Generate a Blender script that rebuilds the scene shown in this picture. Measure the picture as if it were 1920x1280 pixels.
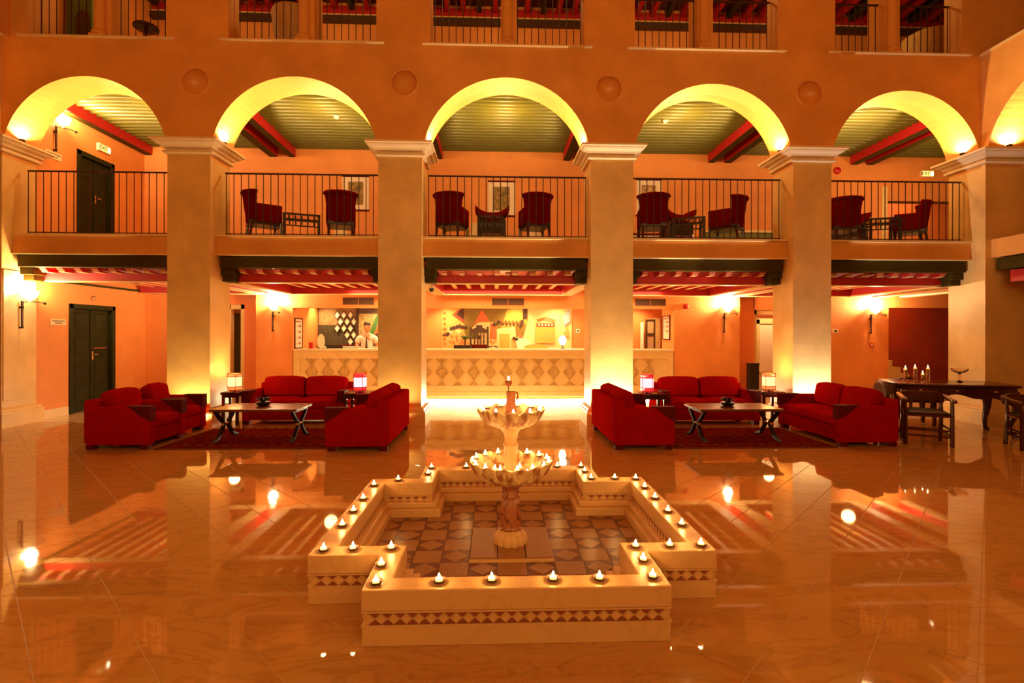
import bpy, bmesh, math, random
from math import pi, sin, cos, radians as R
from mathutils import Vector, Matrix
random.seed(7)
sc = bpy.context.scene
for o in list(bpy.data.objects): bpy.data.objects.remove(o)
COL = sc.collection

# ------------------------------------------------------------ camera, world, exposure, large lights
cam = bpy.data.cameras.new('camera'); co = bpy.data.objects.new('camera', cam); COL.objects.link(co)
cam.sensor_width = 36; cam.lens = 962.67 / 1920 * 36; cam.shift_y = -14.594 / 1920
cam.clip_start = .05; cam.clip_end = 200
YAW = .03424; ROLL = .00196
co.matrix_world = Matrix.Translation((0, 0, 1.5)) @ Matrix.Rotation(-YAW, 4, 'Z') @ Matrix.Rotation(pi/2, 4, 'X') @ Matrix.Rotation(ROLL, 4, 'Z')
sc.camera = co
w = bpy.data.worlds.new('world'); sc.world = w; w.use_nodes = True
w.node_tree.nodes['Background'].inputs[0].default_value = (.9, .45, .18, 1)
w.node_tree.nodes['Background'].inputs[1].default_value = .03
vs = sc.view_settings
vs.view_transform = 'Standard'; vs.look = 'None'; vs.exposure = 0; vs.gamma = 1; vs.use_curve_mapping = False
cy = sc.cycles
cy.max_bounces = 7; cy.diffuse_bounces = 4; cy.glossy_bounces = 4; cy.transmission_bounces = 5; cy.transparent_max_bounces = 8
cy.caustics_reflective = False; cy.caustics_refractive = False
cy.sample_clamp_indirect = 4; cy.sample_clamp_direct = 0
cy.use_denoising = True
UPW = 175
WARM = (1, .58, .23); AMBER = (1, .60, .17); YEL = (1, .70, .30); WHITE = (1, .80, .58)
def light(kind, loc, power, col, size=.1, rot=(0, 0, 0), name='lamp_light', spot=None, blend=.6, sy=None):
    l = bpy.data.lights.new(name, kind); l.energy = power*{'sconce_light': 1.8, 'floor_uplight_beam': 2.2, 'ground_gallery_fill': .6}.get(name, 1); l.color = col
    if kind == 'AREA':
        l.size = size
        if sy: l.shape = 'RECTANGLE'; l.size_y = sy
    else: l.shadow_soft_size = size
    if kind == 'SPOT': l.spot_size = R(spot); l.spot_blend = blend
    o = bpy.data.objects.new(name, l); COL.objects.link(o); o.location = loc; o.rotation_euler = rot
    return o
# added fill lights for the court: one behind the camera, one overhead
light('AREA', (0.2, -5.5, 5.2), 430, AMBER, 12, (R(90), 0, 0), 'court_fill_behind', sy=2.5)
light('AREA', (0.2, 1.0, 11.0), 260, AMBER, 9, (0, 0, 0), 'court_fill_overhead', sy=6)

# ------------------------------------------------------------ materials
def mat(name, col, rough=.6, metal=0, var=0, vscale=2.0, col2=None, bump=0, bscale=30, spec=.5, emit=None, estr=0, coat=0, fine=0):
    m = bpy.data.materials.new(name); m.use_nodes = True
    nt = m.node_tree; b = nt.nodes['Principled BSDF']
    b.inputs['Base Color'].default_value = (*col, 1); b.inputs['Roughness'].default_value = rough
    b.inputs['Metallic'].default_value = metal; b.inputs['Specular IOR Level'].default_value = spec
    if coat: b.inputs['Coat Weight'].default_value = coat; b.inputs['Coat Roughness'].default_value = .05
    tc = nt.nodes.new('ShaderNodeTexCoord')
    if var or col2:
        n = nt.nodes.new('ShaderNodeTexNoise'); n.inputs['Scale'].default_value = vscale; n.inputs['Detail'].default_value = 6
        n.inputs['Roughness'].default_value = .6
        nt.links.new(tc.outputs['Object'], n.inputs['Vector'])
        r = nt.nodes.new('ShaderNodeValToRGB'); r.color_ramp.elements[0].position = .33; r.color_ramp.elements[1].position = .68
        c2 = col2 or tuple(c * (1 - var) for c in col)
        r.color_ramp.elements[0].color = (*c2, 1); r.color_ramp.elements[1].color = (*col, 1)
        nt.links.new(n.outputs['Fac'], r.inputs['Fac']); nt.links.new(r.outputs['Color'], b.inputs['Base Color'])
    if bump:
        n2 = nt.nodes.new('ShaderNodeTexNoise'); n2.inputs['Scale'].default_value = bscale; n2.inputs['Detail'].default_value = 4
        nt.links.new(tc.outputs['Object'], n2.inputs['Vector'])
        bp = nt.nodes.new('ShaderNodeBump'); bp.inputs['Strength'].default_value = bump; bp.inputs['Distance'].default_value = .02
        nt.links.new(n2.outputs['Fac'], bp.inputs['Height']); nt.links.new(bp.outputs['Normal'], b.inputs['Normal'])
    if emit:
        b.inputs['Emission Color'].default_value = (*emit, 1); b.inputs['Emission Strength'].default_value = estr
    return m
def marble(name, col, vein, rough, vs=1.2, spec=.5, amt=.5, col2=None):
    m = bpy.data.materials.new(name); m.use_nodes = True; nt = m.node_tree; b = nt.nodes['Principled BSDF']
    b.inputs['Roughness'].default_value = rough; b.inputs['Specular IOR Level'].default_value = spec
    g = nt.nodes.new('ShaderNodeNewGeometry'); mp = nt.nodes.new('ShaderNodeMapping')
    mp.inputs['Rotation'].default_value = (0, 0, .5); mp.inputs['Scale'].default_value = (vs, vs * 3.2, vs)
    nt.links.new(g.outputs['Position'], mp.inputs['Vector'])
    n = nt.nodes.new('ShaderNodeTexNoise'); n.inputs['Scale'].default_value = 1; n.inputs['Detail'].default_value = 8; n.inputs['Distortion'].default_value = 1.4
    nt.links.new(mp.outputs['Vector'], n.inputs['Vector'])
    r = nt.nodes.new('ShaderNodeValToRGB'); e = r.color_ramp.elements
    e[0].position = .46; e[0].color = (0, 0, 0, 1); e[1].position = .54; e[1].color = (0, 0, 0, 1)
    x = e.new(.5); x.color = (amt, amt, amt, 1)
    nt.links.new(n.outputs['Fac'], r.inputs['Fac'])
    n2 = nt.nodes.new('ShaderNodeTexNoise'); n2.inputs['Scale'].default_value = .9; n2.inputs['Detail'].default_value = 5
    nt.links.new(g.outputs['Position'], n2.inputs['Vector'])
    mx0 = nt.nodes.new('ShaderNodeMix'); mx0.data_type = 'RGBA'
    nt.links.new(n2.outputs['Fac'], mx0.inputs[0]); mx0.inputs[6].default_value = (*col, 1); mx0.inputs[7].default_value = (*(col2 or tuple(c * .8 for c in col)), 1)
    mx = nt.nodes.new('ShaderNodeMix'); mx.data_type = 'RGBA'; mx.inputs[7].default_value = (*vein, 1)
    nt.links.new(r.outputs['Color'], mx.inputs[0]); nt.links.new(mx0.outputs[2], mx.inputs[6])
    nt.links.new(mx.outputs[2], b.inputs['Base Color'])
    return m
def emis(name, col, s):
    m = bpy.data.materials.new(name); m.use_nodes = True; nt = m.node_tree
    nt.nodes.remove(nt.nodes['Principled BSDF']); e = nt.nodes.new('ShaderNodeEmission')
    e.inputs[0].default_value = (*col, 1); e.inputs[1].default_value = s
    nt.links.new(e.outputs[0], nt.nodes['Material Output'].inputs[0]); return m
P = mat('plaster', (.80, .385, .09), .62, var=.22, vscale=1.3, bump=.08, bscale=14)
PG = mat('gallery_plaster', (.82, .31, .08), .6, var=.18, vscale=1.6, bump=.05, bscale=14)
PO = mat('orange_plaster', (.78, .22, .05), .6, var=.15, vscale=1.6)
PIER = mat('pier_stucco', (.82, .55, .20), .38, var=.25, vscale=1.8, bump=.06, bscale=10)
CREAM = mat('cream_stone', (.82, .64, .38), .5, var=.1, vscale=4)
CREAMD = mat('cream_paint', (.80, .58, .26), .5, var=.1, vscale=5)
RED = mat('red_paint', (.44, .011, .011), .5)
GREEN = mat('green_paint', (.055, .038, .004), .6, spec=.12, var=.2, vscale=5)
GRIB = mat('green_slats', (.125, .12, .014), .38, var=.15, vscale=3)
DGREEN = mat('dark_green_wood', (.024, .024, .003), .6, spec=.12, var=.3, vscale=6)
DBROWN = mat('dark_brown_wood', (.07, .03, .012), .45, var=.3, vscale=6)
IRON = mat('dark_iron', (.045, .012, .01), .5, metal=.3)
BLACKI = mat('black_iron', (.02, .01, .008), .45, metal=.3)
SOFA = mat('red_upholstery', (.33, .005, .0035), .75, var=.2, vscale=5, bump=.06, bscale=160, spec=0)
SOFAD = mat('shaded_red_velvet', (.125, .0025, .002), .8, var=.2, vscale=5, spec=0)  # upholstery red darkened: shade of the unlit chair backs put into the colour
LEGB = mat('black_brown_wood', (.016, .007, .004), .5, spec=.2)
SOFAW = mat('armrest_leather', (.09, .007, .004), .65, spec=.05)
WOOD = mat('table_wood', (.16, .05, .02), .22, var=.35, vscale=7)
MAHOG = mat('mahogany', (.065, .013, .006), .16, var=.4, vscale=5)
BLK = mat('black_leather', (.015, .008, .006), .35)
RUG = mat('rug_pile', (.17, .014, .005), .95, col2=(.08, .008, .003), vscale=9, bump=.3, bscale=120, spec=0)
RUGB = mat('rug_border', (.16, .045, .014), .95, var=.3, vscale=12, spec=0)
FLR = marble('hall_marble', (.60, .325, .088), (.24, .09, .025), .032, 1.6, .6, .28, (.51, .265, .068))
GFLR = marble('gallery_marble', (.84, .70, .46), (.5, .28, .12), .12, .8, .5, .3)
GROUT = mat('grout', (.72, .50, .22), .5)
FMAR = marble('fountain_marble', (.75, .48, .21), (.36, .15, .05), .38, 3.0, .4, .16, (.60, .33, .13))
TILEL = marble('pool_tile_light', (.36, .16, .05), (.2, .07, .025), .32, 6, .5, .4)
TILER = marble('pool_tile_red', (.13, .022, .009), (.2, .05, .02), .32, 6, .5, .5)
MOSL = mat('mosaic_light', (.72, .42, .17), .45, var=.2, vscale=20)
MOSR = mat('mosaic_red', (.30, .075, .035), .45, var=.3, vscale=30)
CLAY = mat('dark_clay', (.10, .035, .015), .6)
WAX = mat('tea_light_wax', (.9, .7, .4), .5, emit=(1, .55, .15), estr=1.6)
FLAME = emis('flame', (1, .62, .22), 75)
GLOW = emis('lamp_bulb', (1, .72, .38), 30)
SHADE = mat('lamp_shade_amber', (.9, .3, .1), .7, emit=(1, .20, .05), estr=1.3)
SHADER = mat('lamp_shade_red', (.8, .06, .06), .7, emit=(1, .03, .035), estr=.9)
SHADEH = emis('lamp_shade_hot', (1, .50, .17), 2.6)
OPAL = emis('sconce_glass_lit', (1, .75, .42), 14)
WHITEP = mat('white_paint', (.85, .72, .55), .5)
PAPER = mat('white_print', (.85, .72, .58), .6)
EXIT = emis('exit_sign_lit', (1, .55, .12), 2.2)
CHROME = mat('polished_metal', (.75, .62, .5), .15, metal=1)
REDP = mat('red_plastic', (.5, .01, .01), .3)
CARV = mat('carved_shade', (.66, .43, .165), .55, var=.25, vscale=9)  # darker counter tone standing in for shading on the carved relief
GRILLE = mat('vent_grille', (.16, .05, .025), .5)
JUG = mat('terracotta', (.45, .14, .05), .6, var=.3, vscale=14)
SHIRT = mat('white_shirt', (.85, .78, .68), .8)
SKIN = mat('skin', (.62, .28, .15), .5)
HAIR = mat('dark_hair', (.03, .015, .01), .6)
GLASS = bpy.data.materials.new('clear_glass'); GLASS.use_nodes = True
_b = GLASS.node_tree.nodes['Principled BSDF']; _b.inputs['Transmission Weight'].default_value = 1; _b.inputs['Roughness'].default_value = .02; _b.inputs['Base Color'].default_value = (1, .9, .8, 1)
PLANT = mat('palm_leaf', (.05, .14, .03), .5)
TUB = mat('cream_wicker', (.62, .38, .14), .7, var=.2, vscale=12)

# ------------------------------------------------------------ mesh helpers
class M:
    def __init__(s): s.v = []; s.f = []; s.m = []
    def add(s, vs, fs, mi=0):
        b = len(s.v); s.v += [tuple(v) for v in vs]
        for f in fs: s.f.append(tuple(b + i for i in f)); s.m.append(mi)
        return s
    def box(s, x0, y0, z0, x1, y1, z1, mi=0):
        return s.add([(x0,y0,z0),(x1,y0,z0),(x1,y1,z0),(x0,y1,z0),(x0,y0,z1),(x1,y0,z1),(x1,y1,z1),(x0,y1,z1)],
                     [(0,3,2,1),(4,5,6,7),(0,1,5,4),(1,2,6,5),(2,3,7,6),(3,0,4,7)], mi)
    def cbox(s, cx, cy, cz, sx, sy, sz, mi=0): return s.box(cx-sx/2, cy-sy/2, cz-sz/2, cx+sx/2, cy+sy/2, cz+sz/2, mi)
    def loft(s, rings, mi=0, cap=True, close=False):
        n = len(rings[0]); b = len(s.v); k = len(rings)
        for r in rings: s.v += [tuple(v) for v in r]
        for i in range(k - (0 if close else 1)):
            j = (i + 1) % k
            for a in range(n):
                c = (a + 1) % n
                s.f.append((b+i*n+a, b+i*n+c, b+j*n+c, b+j*n+a)); s.m.append(mi)
        if cap and not close:
            s.f.append(tuple(b + a for a in reversed(range(n)))); s.m.append(mi)
            s.f.append(tuple(b + (k-1)*n + a for a in range(n))); s.m.append(mi)
        return s
    def rect(s, x0, x1, y0, y1, prof, mi=0):
        return s.loft([[(x0-o,y0-o,z),(x1+o,y0-o,z),(x1+o,y1+o,z),(x0-o,y1+o,z)] for o, z in prof], mi)
    def lathe(s, prof, cx=0, cy=0, n=24, mi=0, fn=None, cap=True):
        rs = []
        for i, (r, z) in enumerate(prof):
            ring = []
            for a in range(n):
                t = 2*pi*a/n; q, dz = (fn(i, t, r, z) if fn else (r, 0))
                ring.append((cx + q*cos(t), cy + q*sin(t), z + dz))
            rs.append(ring)
        return s.loft(rs, mi, cap)
    def tube(s, path, r, n=8, mi=0):
        path = [Vector(p) for p in path]; rs = []
        for i, p in enumerate(path):
            d = (path[min(i+1, len(path)-1)] - path[max(i-1, 0)]).normalized()
            up = Vector((0, 0, 1)) if abs(d.z) < .95 else Vector((0, 1, 0))
            x = d.cross(up).normalized(); y = x.cross(d)
            q = r[i] if isinstance(r, (list, tuple)) else r
            rs.append([p + (x*cos(2*pi*a/n) + y*sin(2*pi*a/n))*q for a in range(n)])
        return s.loft(rs, mi)
    def prism(s, poly, ax, a, b, mi=0):
        f = {'x': lambda u, v, t: (t, u, v), 'y': lambda u, v, t: (u, t, v), 'z': lambda u, v, t: (u, v, t)}[ax]
        return s.loft([[f(u, v, a) for u, v in poly], [f(u, v, b) for u, v in poly]], mi)
    def ell(s, c, r, n=12, k=8, mi=0):
        return s.loft([[(c[0]+r[0]*cos(2*pi*a/n)*sin(t), c[1]+r[1]*sin(2*pi*a/n)*sin(t), c[2]-r[2]*cos(t)) for a in range(n)]
                       for t in [pi*(i+.08)/(k+.16) for i in range(k+1)]], mi)
    def mesh(s, name, mats, smooth=False):
        me = bpy.data.meshes.new(name); me.from_pydata(s.v, [], s.f)
        for m in (mats if isinstance(mats, (list, tuple)) else [mats]): me.materials.append(m)
        me.polygons.foreach_set('material_index', s.m)
        bm = bmesh.new(); bm.from_mesh(me); bmesh.ops.recalc_face_normals(bm, faces=bm.faces); bm.to_mesh(me); bm.free()
        if smooth:
            me.polygons.foreach_set('use_smooth', [True]*len(me.polygons))
            try: me.set_sharp_from_angle(angle=R(40))
            except Exception: pass
        me.update(); return me
    def build(s, name, mats, parent=None, loc=(0, 0, 0), rz=0, smooth=False, bevel=0, seg=2):
        return link(name, s.mesh(name, mats, smooth), parent, loc, rz, bevel, seg)
def link(name, me, parent=None, loc=(0, 0, 0), rz=0, bevel=0, seg=2):
    o = bpy.data.objects.new(name, me); COL.objects.link(o); o.location = loc; o.rotation_euler = (0, 0, rz)
    if parent: o.parent = parent
    if bevel:
        b = o.modifiers.new('bevel', 'BEVEL'); b.width = bevel; b.segments = seg; b.limit_method = 'ANGLE'; b.angle_limit = R(40)
    return o
def tag(o, label, cat, group=None):
    o['label'] = label; o['category'] = cat
    if group: o['group'] = group
    return o
def thing(name, label, cat, loc=(0, 0, 0), rz=0, group=None):
    o = bpy.data.objects.new(name, None); COL.objects.link(o); o.location = loc; o.rotation_euler = (0, 0, rz)
    return tag(o, label, cat, group)
def struct(o): o['kind'] = 'structure'; return o
def kids(o): return [c for c in COL.objects if c.parent == o]
def dup(root, loc, rz, label, group=None):
    r = root.copy(); COL.objects.link(r); r.location = loc; r.rotation_euler = (0, 0, rz); r['label'] = label
    if group: r['group'] = group
    for ch in TREE[root.name]:
        c = ch.copy(); COL.objects.link(c); c.parent = r
        for g in TREE.get(ch.name, []):
            d = g.copy(); COL.objects.link(d); d.parent = c
    return r
class _T(dict):
    def __missing__(s, k):
        s.clear()
        for o in COL.objects:
            if o.parent: s.setdefault(o.parent.name, []).append(o)
        return s.get(k, [])
    def get(s, k, d=None): return dict.get(s, k, d)
TREE = _T()
ORD = ['first', 'second', 'third', 'fourth', 'fifth', 'sixth', 'seventh', 'eighth', 'ninth', 'tenth', 'eleventh', 'twelfth']

# ------------------------------------------------------------ structure dimensions (metres; camera stands at the origin)
F = 8.346; PB = 8.96; BW = 11.75                       # facade face, pier back, gallery back wall
PIERS = [(-5.202, -4.532), (-1.876, -1.179), (1.575, 2.270), (4.945, 5.592)]
XL, XR = -7.749, 8.160
BAYS = [(XL, -5.202), (-4.532, -1.876), (-1.179, 1.575), (2.270, 4.945), (5.592, XR)]
ZC = 4.287; ZF2 = 3.06; ZLEDGE = 6.18; ZC2 = 5.72

# floor: slab, 45 degree tiles
fl = struct(M().box(-14, -8, -.12, 14, 8.9, -.003).build('floor', GROUT))
TS = .5225 / math.sqrt(2); g = .0022
tm = M(); h = TS/2 - g
tm.rect(-h, h, -h, h, [(0, -.02), (0, -.0012), (-.0012, 0)])
tme = tm.mesh('tile', FLR); tiles = []
for i in range(-40, 60):
    for j in range(-40, 60):
        s_ = .3 + .5225*(i+.5); d_ = -.06 + .5225*(j+.5)          # x+y, x-y
        x, y = (s_+d_)/2, (s_-d_)/2
        if y < -2.5 or y > 9.0 or abs(x-.2) > 11: continue
        if abs(x-.117) < .55 and abs(y-3.626) < .85 or abs(x-.117) < .85 and abs(y-3.626) < .45: continue
        dep = y + .034*x
        vis = dep > 1.9 and abs((x-.034*y)/max(dep, .1)) < 1.06
        tiles.append((0 if vis else 1, math.hypot(x, y), x, y))
tiles.sort(); rest = M()
for k, (v_, d_, x, y) in enumerate(tiles):
    if k < 299:
        o = link('tile', tme, fl, (x, y, 0), pi/4)
    else:
        c = [(x+TS/math.sqrt(2)*a*.991, y+TS/math.sqrt(2)*b*.991) for a, b in ((0,-1),(1,0),(0,1),(-1,0))]
        rest.loft([[(u, v, -.02) for u, v in c], [(u, v, 0) for u, v in c]])
o = rest.build('tile_field', FLR, fl); o['kind'] = 'stuff'
M().box(-9.5, 8.86, -.12, 12, 17, .003).build('gallery_floor', GFLR, fl)

# facade wall with the arches
wf = M(); N = 36
for x0, x1 in BAYS:
    c, r = (x0+x1)/2, (x1-x0)/2
    pts = [(c - r*cos(pi*i/N), ZC + r*sin(pi*i/N)) for i in range(N+1)]
    for y in (F, PB):
        for i in range(N):
            (xa, za), (xb, zb) = pts[i], pts[i+1]
            wf.add([(xa,y,za),(xb,y,zb),(xb,y,5.9),(xa,y,5.9)], [(0,1,2,3)])
    for i in range(N):
        (xa, za), (xb, zb) = pts[i], pts[i+1]
        wf.add([(xa,F,za),(xb,F,zb),(xb,PB,zb),(xa,PB,za)], [(0,1,2,3)])
NICHE = [(-4.77, 5.505), (-1.463, 5.55), (1.866, 5.52), (5.217, 5.50)]; NR = .205
for (x0, x1), (nx, nz) in zip(PIERS, NICHE):
    z0, z1 = 4.40, 5.9
    wf.add([(x0,F,z0),(x1,F,z0),(x1,PB,z0),(x0,PB,z0)], [(0,1,2,3)]); wf.add([(x0,PB,z0),(x1,PB,z0),(x1,PB,z1),(x0,PB,z1)], [(0,1,2,3)])
    an = sorted([2*pi*i/40 for i in range(40)] + [math.atan2(b-nz, a-nx) % (2*pi) for a in (x0, x1) for b in (z0, z1)])
    def outer(t):
        c, s_ = cos(t), sin(t); k = min([((x1 if c > 0 else x0)-nx)/c if abs(c) > 1e-9 else 1e9, ((z1 if s_ > 0 else z0)-nz)/s_ if abs(s_) > 1e-9 else 1e9]); return (nx+c*k, F, nz+s_*k)
    for i in range(len(an)):
        a, b = an[i], an[(i+1) % len(an)]
        wf.add([(nx+NR*cos(a), F, nz+NR*sin(a)), (nx+NR*cos(b), F, nz+NR*sin(b)), outer(b), outer(a)], [(0,1,2,3)])
wf.box(XL-.6, F, 4.40, XL, PB, 5.9); wf.box(XR, F, 4.40, XR+2.2, PB, 5.9)
wf.box(XL-.6, F, 5.9, XR+2.2, PB, 6.17)
wfo = struct(wf.build('wall_front', P))
# third floor wall: piers between the openings
OPEN3 = [(-7.402, -5.242), (-4.282, -1.916), (-1.064, 1.462), (2.277, 4.689), (5.645, 7.841)]
OPEN3 = [(a+.02, b) for a, b in OPEN3]
w3 = M(); xs = [XL-.6] + [v for p_ in OPEN3 for v in p_] + [XR+3]
for i in range(0, len(xs), 2): w3.box(xs[i], F+.02, 6.17, xs[i+1], F+.36, 9.4)
w3.box(XL-.6, F+.02, 8.7, XR+3, F+.36, 9.4)
struct(w3.build('wall_front', P))
for a, b in OPEN3:                                            # sills
    M().rect(a-.10, b+.10, F-.01, F+.3, [(-.0, 6.165), (.03, 6.172), (.03, 6.19), (.0, 6.205)]).build('window_sill', CREAMD, wfo)
CAPP = [(0, 4.352), (.045, 4.356), (.052, 4.366), (.052, 4.392), (.045, 4.398), (.016, 4.404), (.016, 4.432), (.062, 4.438), (.07, 4.458), (.085, 4.472), (.125, 4.490), (.145, 4.512), (.145, 4.524), (.175, 4.528), (.182, 4.536), (.182, 4.562), (.176, 4.566), (0, 4.566)]
PLI = [(.075, 0), (.075, .22), (.068, .24), (.05, .25), (.045, .285), (.02, .30), (0, .31)]
for k, (x0, x1) in enumerate(PIERS):
    o = struct(M().box(x0, F, 0, x1, PB, 4.41).build('pillar', PIER))
    M().rect(x0, x1, F, PB, CAPP).build('capital', CREAM, o)
    M().rect(x0, x1, F, PB, PLI).build('plinth', PIER, o)
o = struct(M().box(XL-.6, F, 0, XL, PB, 4.41).build('pillar', PIER))
M().rect(XL-.6, XL, F, PB, CAPP).build('capital', CREAM, o); M().rect(XL-.6, XL, F, PB, PLI).build('plinth', PIER, o)
M().box(XL-.002, F+.02, .42, XL+.012, F+.285, 2.5).build('raised_panel', PIER, o, bevel=.004)
o = struct(M().box(XR, F-.08, 0, XR+2.2, PB, 4.41).build('pillar', PIER))
M().rect(XR, XR+2.2, F-.08, PB, CAPP).build('capital', CREAM, o); M().rect(XR, XR+2.2, F-.08, PB, PLI).build('plinth', PIER, o)

# side walls of the court: right wall with its first arch, plain runs further out of view
def side_wall(name, X, d, y1):
    s = M(); c, r = y1 - 1.35, 1.35
    pts = [(c + r*cos(pi*i/N), ZC + r*sin(pi*i/N)) for i in range(N+1)]
    for x in (X, X + d*.62):
        for i in range(N):
            (ya, za), (yb, zb) = pts[i], pts[i+1]
            s.add([(x,ya,za),(x,yb,zb),(x,yb,6.17),(x,ya,6.17)], [(0,1,2,3)])
    for i in range(N):
        (ya, za), (yb, zb) = pts[i], pts[i+1]
        s.add([(X,ya,za),(X,yb,zb),(X+d*.62,yb,zb),(X+d*.62,ya,za)], [(0,1,2,3)])
    a, b = sorted((X, X+d*.62))
    s.box(a, -8, 0, b, c-r, 6.17); s.box(a, -8, 6.17, b, c-r, 10.5)
    s.box(a, c+r, 4.42, b, F-.001, 6.17)
    o = struct(s.build(name, P)); M().box(a-.03, -8, 6.165, b+.03, F, 6.2).build('ledge', CREAMD, o)
    M().box(a+.1*(d>0), c-r, 2.78, b-.1*(d<0), F-.08, 3.08).build('balcony_fascia', P, o)
    M().box(a+.14*(d>0), c-r, 2.57, b-.14*(d<0), F-.14, 2.76).build('lintel_beam', GREEN, o)
    M().box(a+.2, c-r, 2.36, b, F-.3, 2.55).build('cross_beam', RED, o)
    return o
side_wall('wall_right', XR, 1, F-.08); side_wall('wall_left', XL-.0, -1, F-.01)
struct(M().box(-14, -8.3, 0, 14, -8, 10.5).build('wall_back', P))
struct(M().box(-14, -8.3, 10.5, 14, 9, 10.7).build('ceiling', PG))
# outer walls of the side galleries (seen through the right arch only)
struct(M().box(11.4, -8, 0, 11.6, 9, 6.1).build('wall_right', PG))
struct(M().box(-11.2, -8, 0, -11, 9, 6.1).build('wall_left', PG))

# gallery walls behind the arcade
gb = M(); ZT = 2.62
ALC = (-4.548, 4.157)
gb.box(-5.365, BW, 0, ALC[0], BW+.18, ZT); gb.box(ALC[1], BW, 0, 5.70, BW+.18, ZT)
gb.box(ALC[0], BW, 2.079, ALC[1], BW+.18, ZT)
gb.box(6.94, BW, 0, 8.315, BW+.18, ZT)                               # wall behind the fourth pier's right side
gb.box(8.315, BW, 0, 9.251, BW+.18, ZT)
gb.box(9.251, BW, 2.13, 12, BW+.18, ZT)
gb.box(XL-.1, BW, 0, -7.22, BW+.15, ZT)
struct(gb.build('wall_back', PG))
# door recesses either side of the reception
rc = M()
rc.box(-7.22, BW+.25, 0, -6.18, BW+.4, ZT); rc.box(-5.40, BW+.18, 0, -5.365, BW+1.2, ZT); rc.box(-6.2, BW+.25, 2.16, -5.40, BW+.4, ZT).box(-5.74, BW+.25, 0, -5.40, BW+.4, 2.16)
rc.box(5.70, BW+.18, 0, 5.74, BW+1.4, ZT); rc.box(6.18, BW+.30, 2.08, 7.2, BW+.4, ZT); rc.box(5.74, BW+.3, 0, 6.2, BW+.4, ZT)
struct(rc.build('wall_back', PO))
struct(M().box(-9, 14.6, 0, 9.4, 14.8, ZT).build('wall_back', PO))
struct(M().box(9.2, 13.2, 0, 13, 13.35, ZT+.4).build('wall_back', mat('deep_red_plaster', (.42, .055, .018), .6, var=.25, vscale=1.5)))
# left wall of the gallery, ground and first floor (with door openings)
lw = M(); D0, D1 = 9.68, 10.82
LX = XL - .045
lw.box(LX-.2, PB, 0, LX, D0, ZT); lw.box(LX-.2, D1, 0, LX, BW+.2, ZT); lw.box(LX-.2, D0, 2.04, LX, D1, ZT)
U0, U1 = 9.85, 10.79
lw.box(LX-.2, PB, ZT, LX, U0, 5.8); lw.box(LX-.2, U1, ZT, LX, BW+.2, 5.8); lw.box(LX-.2, U0, 4.94, LX, U1, 5.8)
struct(lw.build('wall_left', PG))
struct(M().box(LX, PB, 0, LX+.02, D0-.02, .16).box(LX, D1+.02, 0, LX+.02, BW, .16).build('baseboard_left', CREAM, bevel=.006))
# first floor: slab, back wall, ceiling
struct(M().box(XL-.6, 8.62, 2.80, 12, 15, ZF2).build('floor', GFLR))
ub = M(); ub.box(XL-.3, BW-.05, ZF2, 9.03, BW+.15, 5.8); ub.box(9.03, BW-.05, 4.62, 12, BW+.15, 5.8)
struct(ub.build('wall_back', PG))
struct(M().box(8.9, 13.1, ZF2, 13, 13.2, 5.8).build('wall_back', PO))
c2 = struct(M().box(XL-.6, PB, ZC2, 12, 15, ZC2+.1).build('ceiling', mat('dark_green_boards', (.035, .03, .004), .6)))
ncv = 9
for k in range(18):
    y = PB + .06 + k*.156
    pr = [(y + .050*cos(pi*i/ncv), ZC2 + .002 - .085*sin(pi*i/ncv)) for i in range(ncv+1)]
    M().prism(pr, 'x', LX, 11.5).build('ceiling_slat', GRIB, c2, smooth=True)
for x0, x1 in [(XL-.03, XL+.13), (-5.06, -4.87), (-4.62, -4.47), (-1.73, -1.57), (-1.36, -1.18), (1.565, 1.736), (1.98, 2.15), (4.917, 5.08), (5.305, 5.48), (8.285, 8.463), (8.667, 8.846)]:
    b_ = M().box(x0, PB-.02, 5.47, x1, BW-.05, ZC2+.0).build('ceiling_beam', RED, c2)
    M().box(x0+.012, PB-.02, 5.456, x1-.012, BW-.05, 5.472).build('beam_soffit', GREEN, b_)
# second floor: slab, back wall, ceiling with joists
struct(M().box(XL-.6, F+.3, 6.0, 12, 15, 6.17).build('floor', GFLR))
c3w = struct(M().box(XL-.6, BW, 6.17, 12, BW+.15, 9.2).build('wall_back', PG))
M().box(XL-.6, BW-.12, 8.50, 12, BW, 8.63).build('wall_beam', DBROWN, c3w); M().box(XL-.6, BW-.14, 8.63, 12, BW, 8.65).build('wall_moulding', CREAMD, c3w)
M().box(XL-.6, BW-.03, 8.65, 12, BW, 8.9).build('wall_frieze', RED, c3w)
struct(M().box(XL-.6, F, 6.17, XL+.1, BW, 9.2).build('wall_left', PG)); struct(M().box(11.0, F+.4, 6.17, 11.1, BW, 9.2).build('wall_right', PG))
c3 = struct(M().box(XL-.6, F, 8.98, 12, BW+.1, 9.1).build('ceiling', mat('dark_ceiling', (.10, .015, .01), .7)))
for k in range(56):
    x = XL + .2 + k*.36
    if x < 11: M().box(x-.05, F+.36, 8.80, x+.05, BW, 8.98).build('ceiling_joist', (RED if k % 4 else GREEN), c3)

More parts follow.
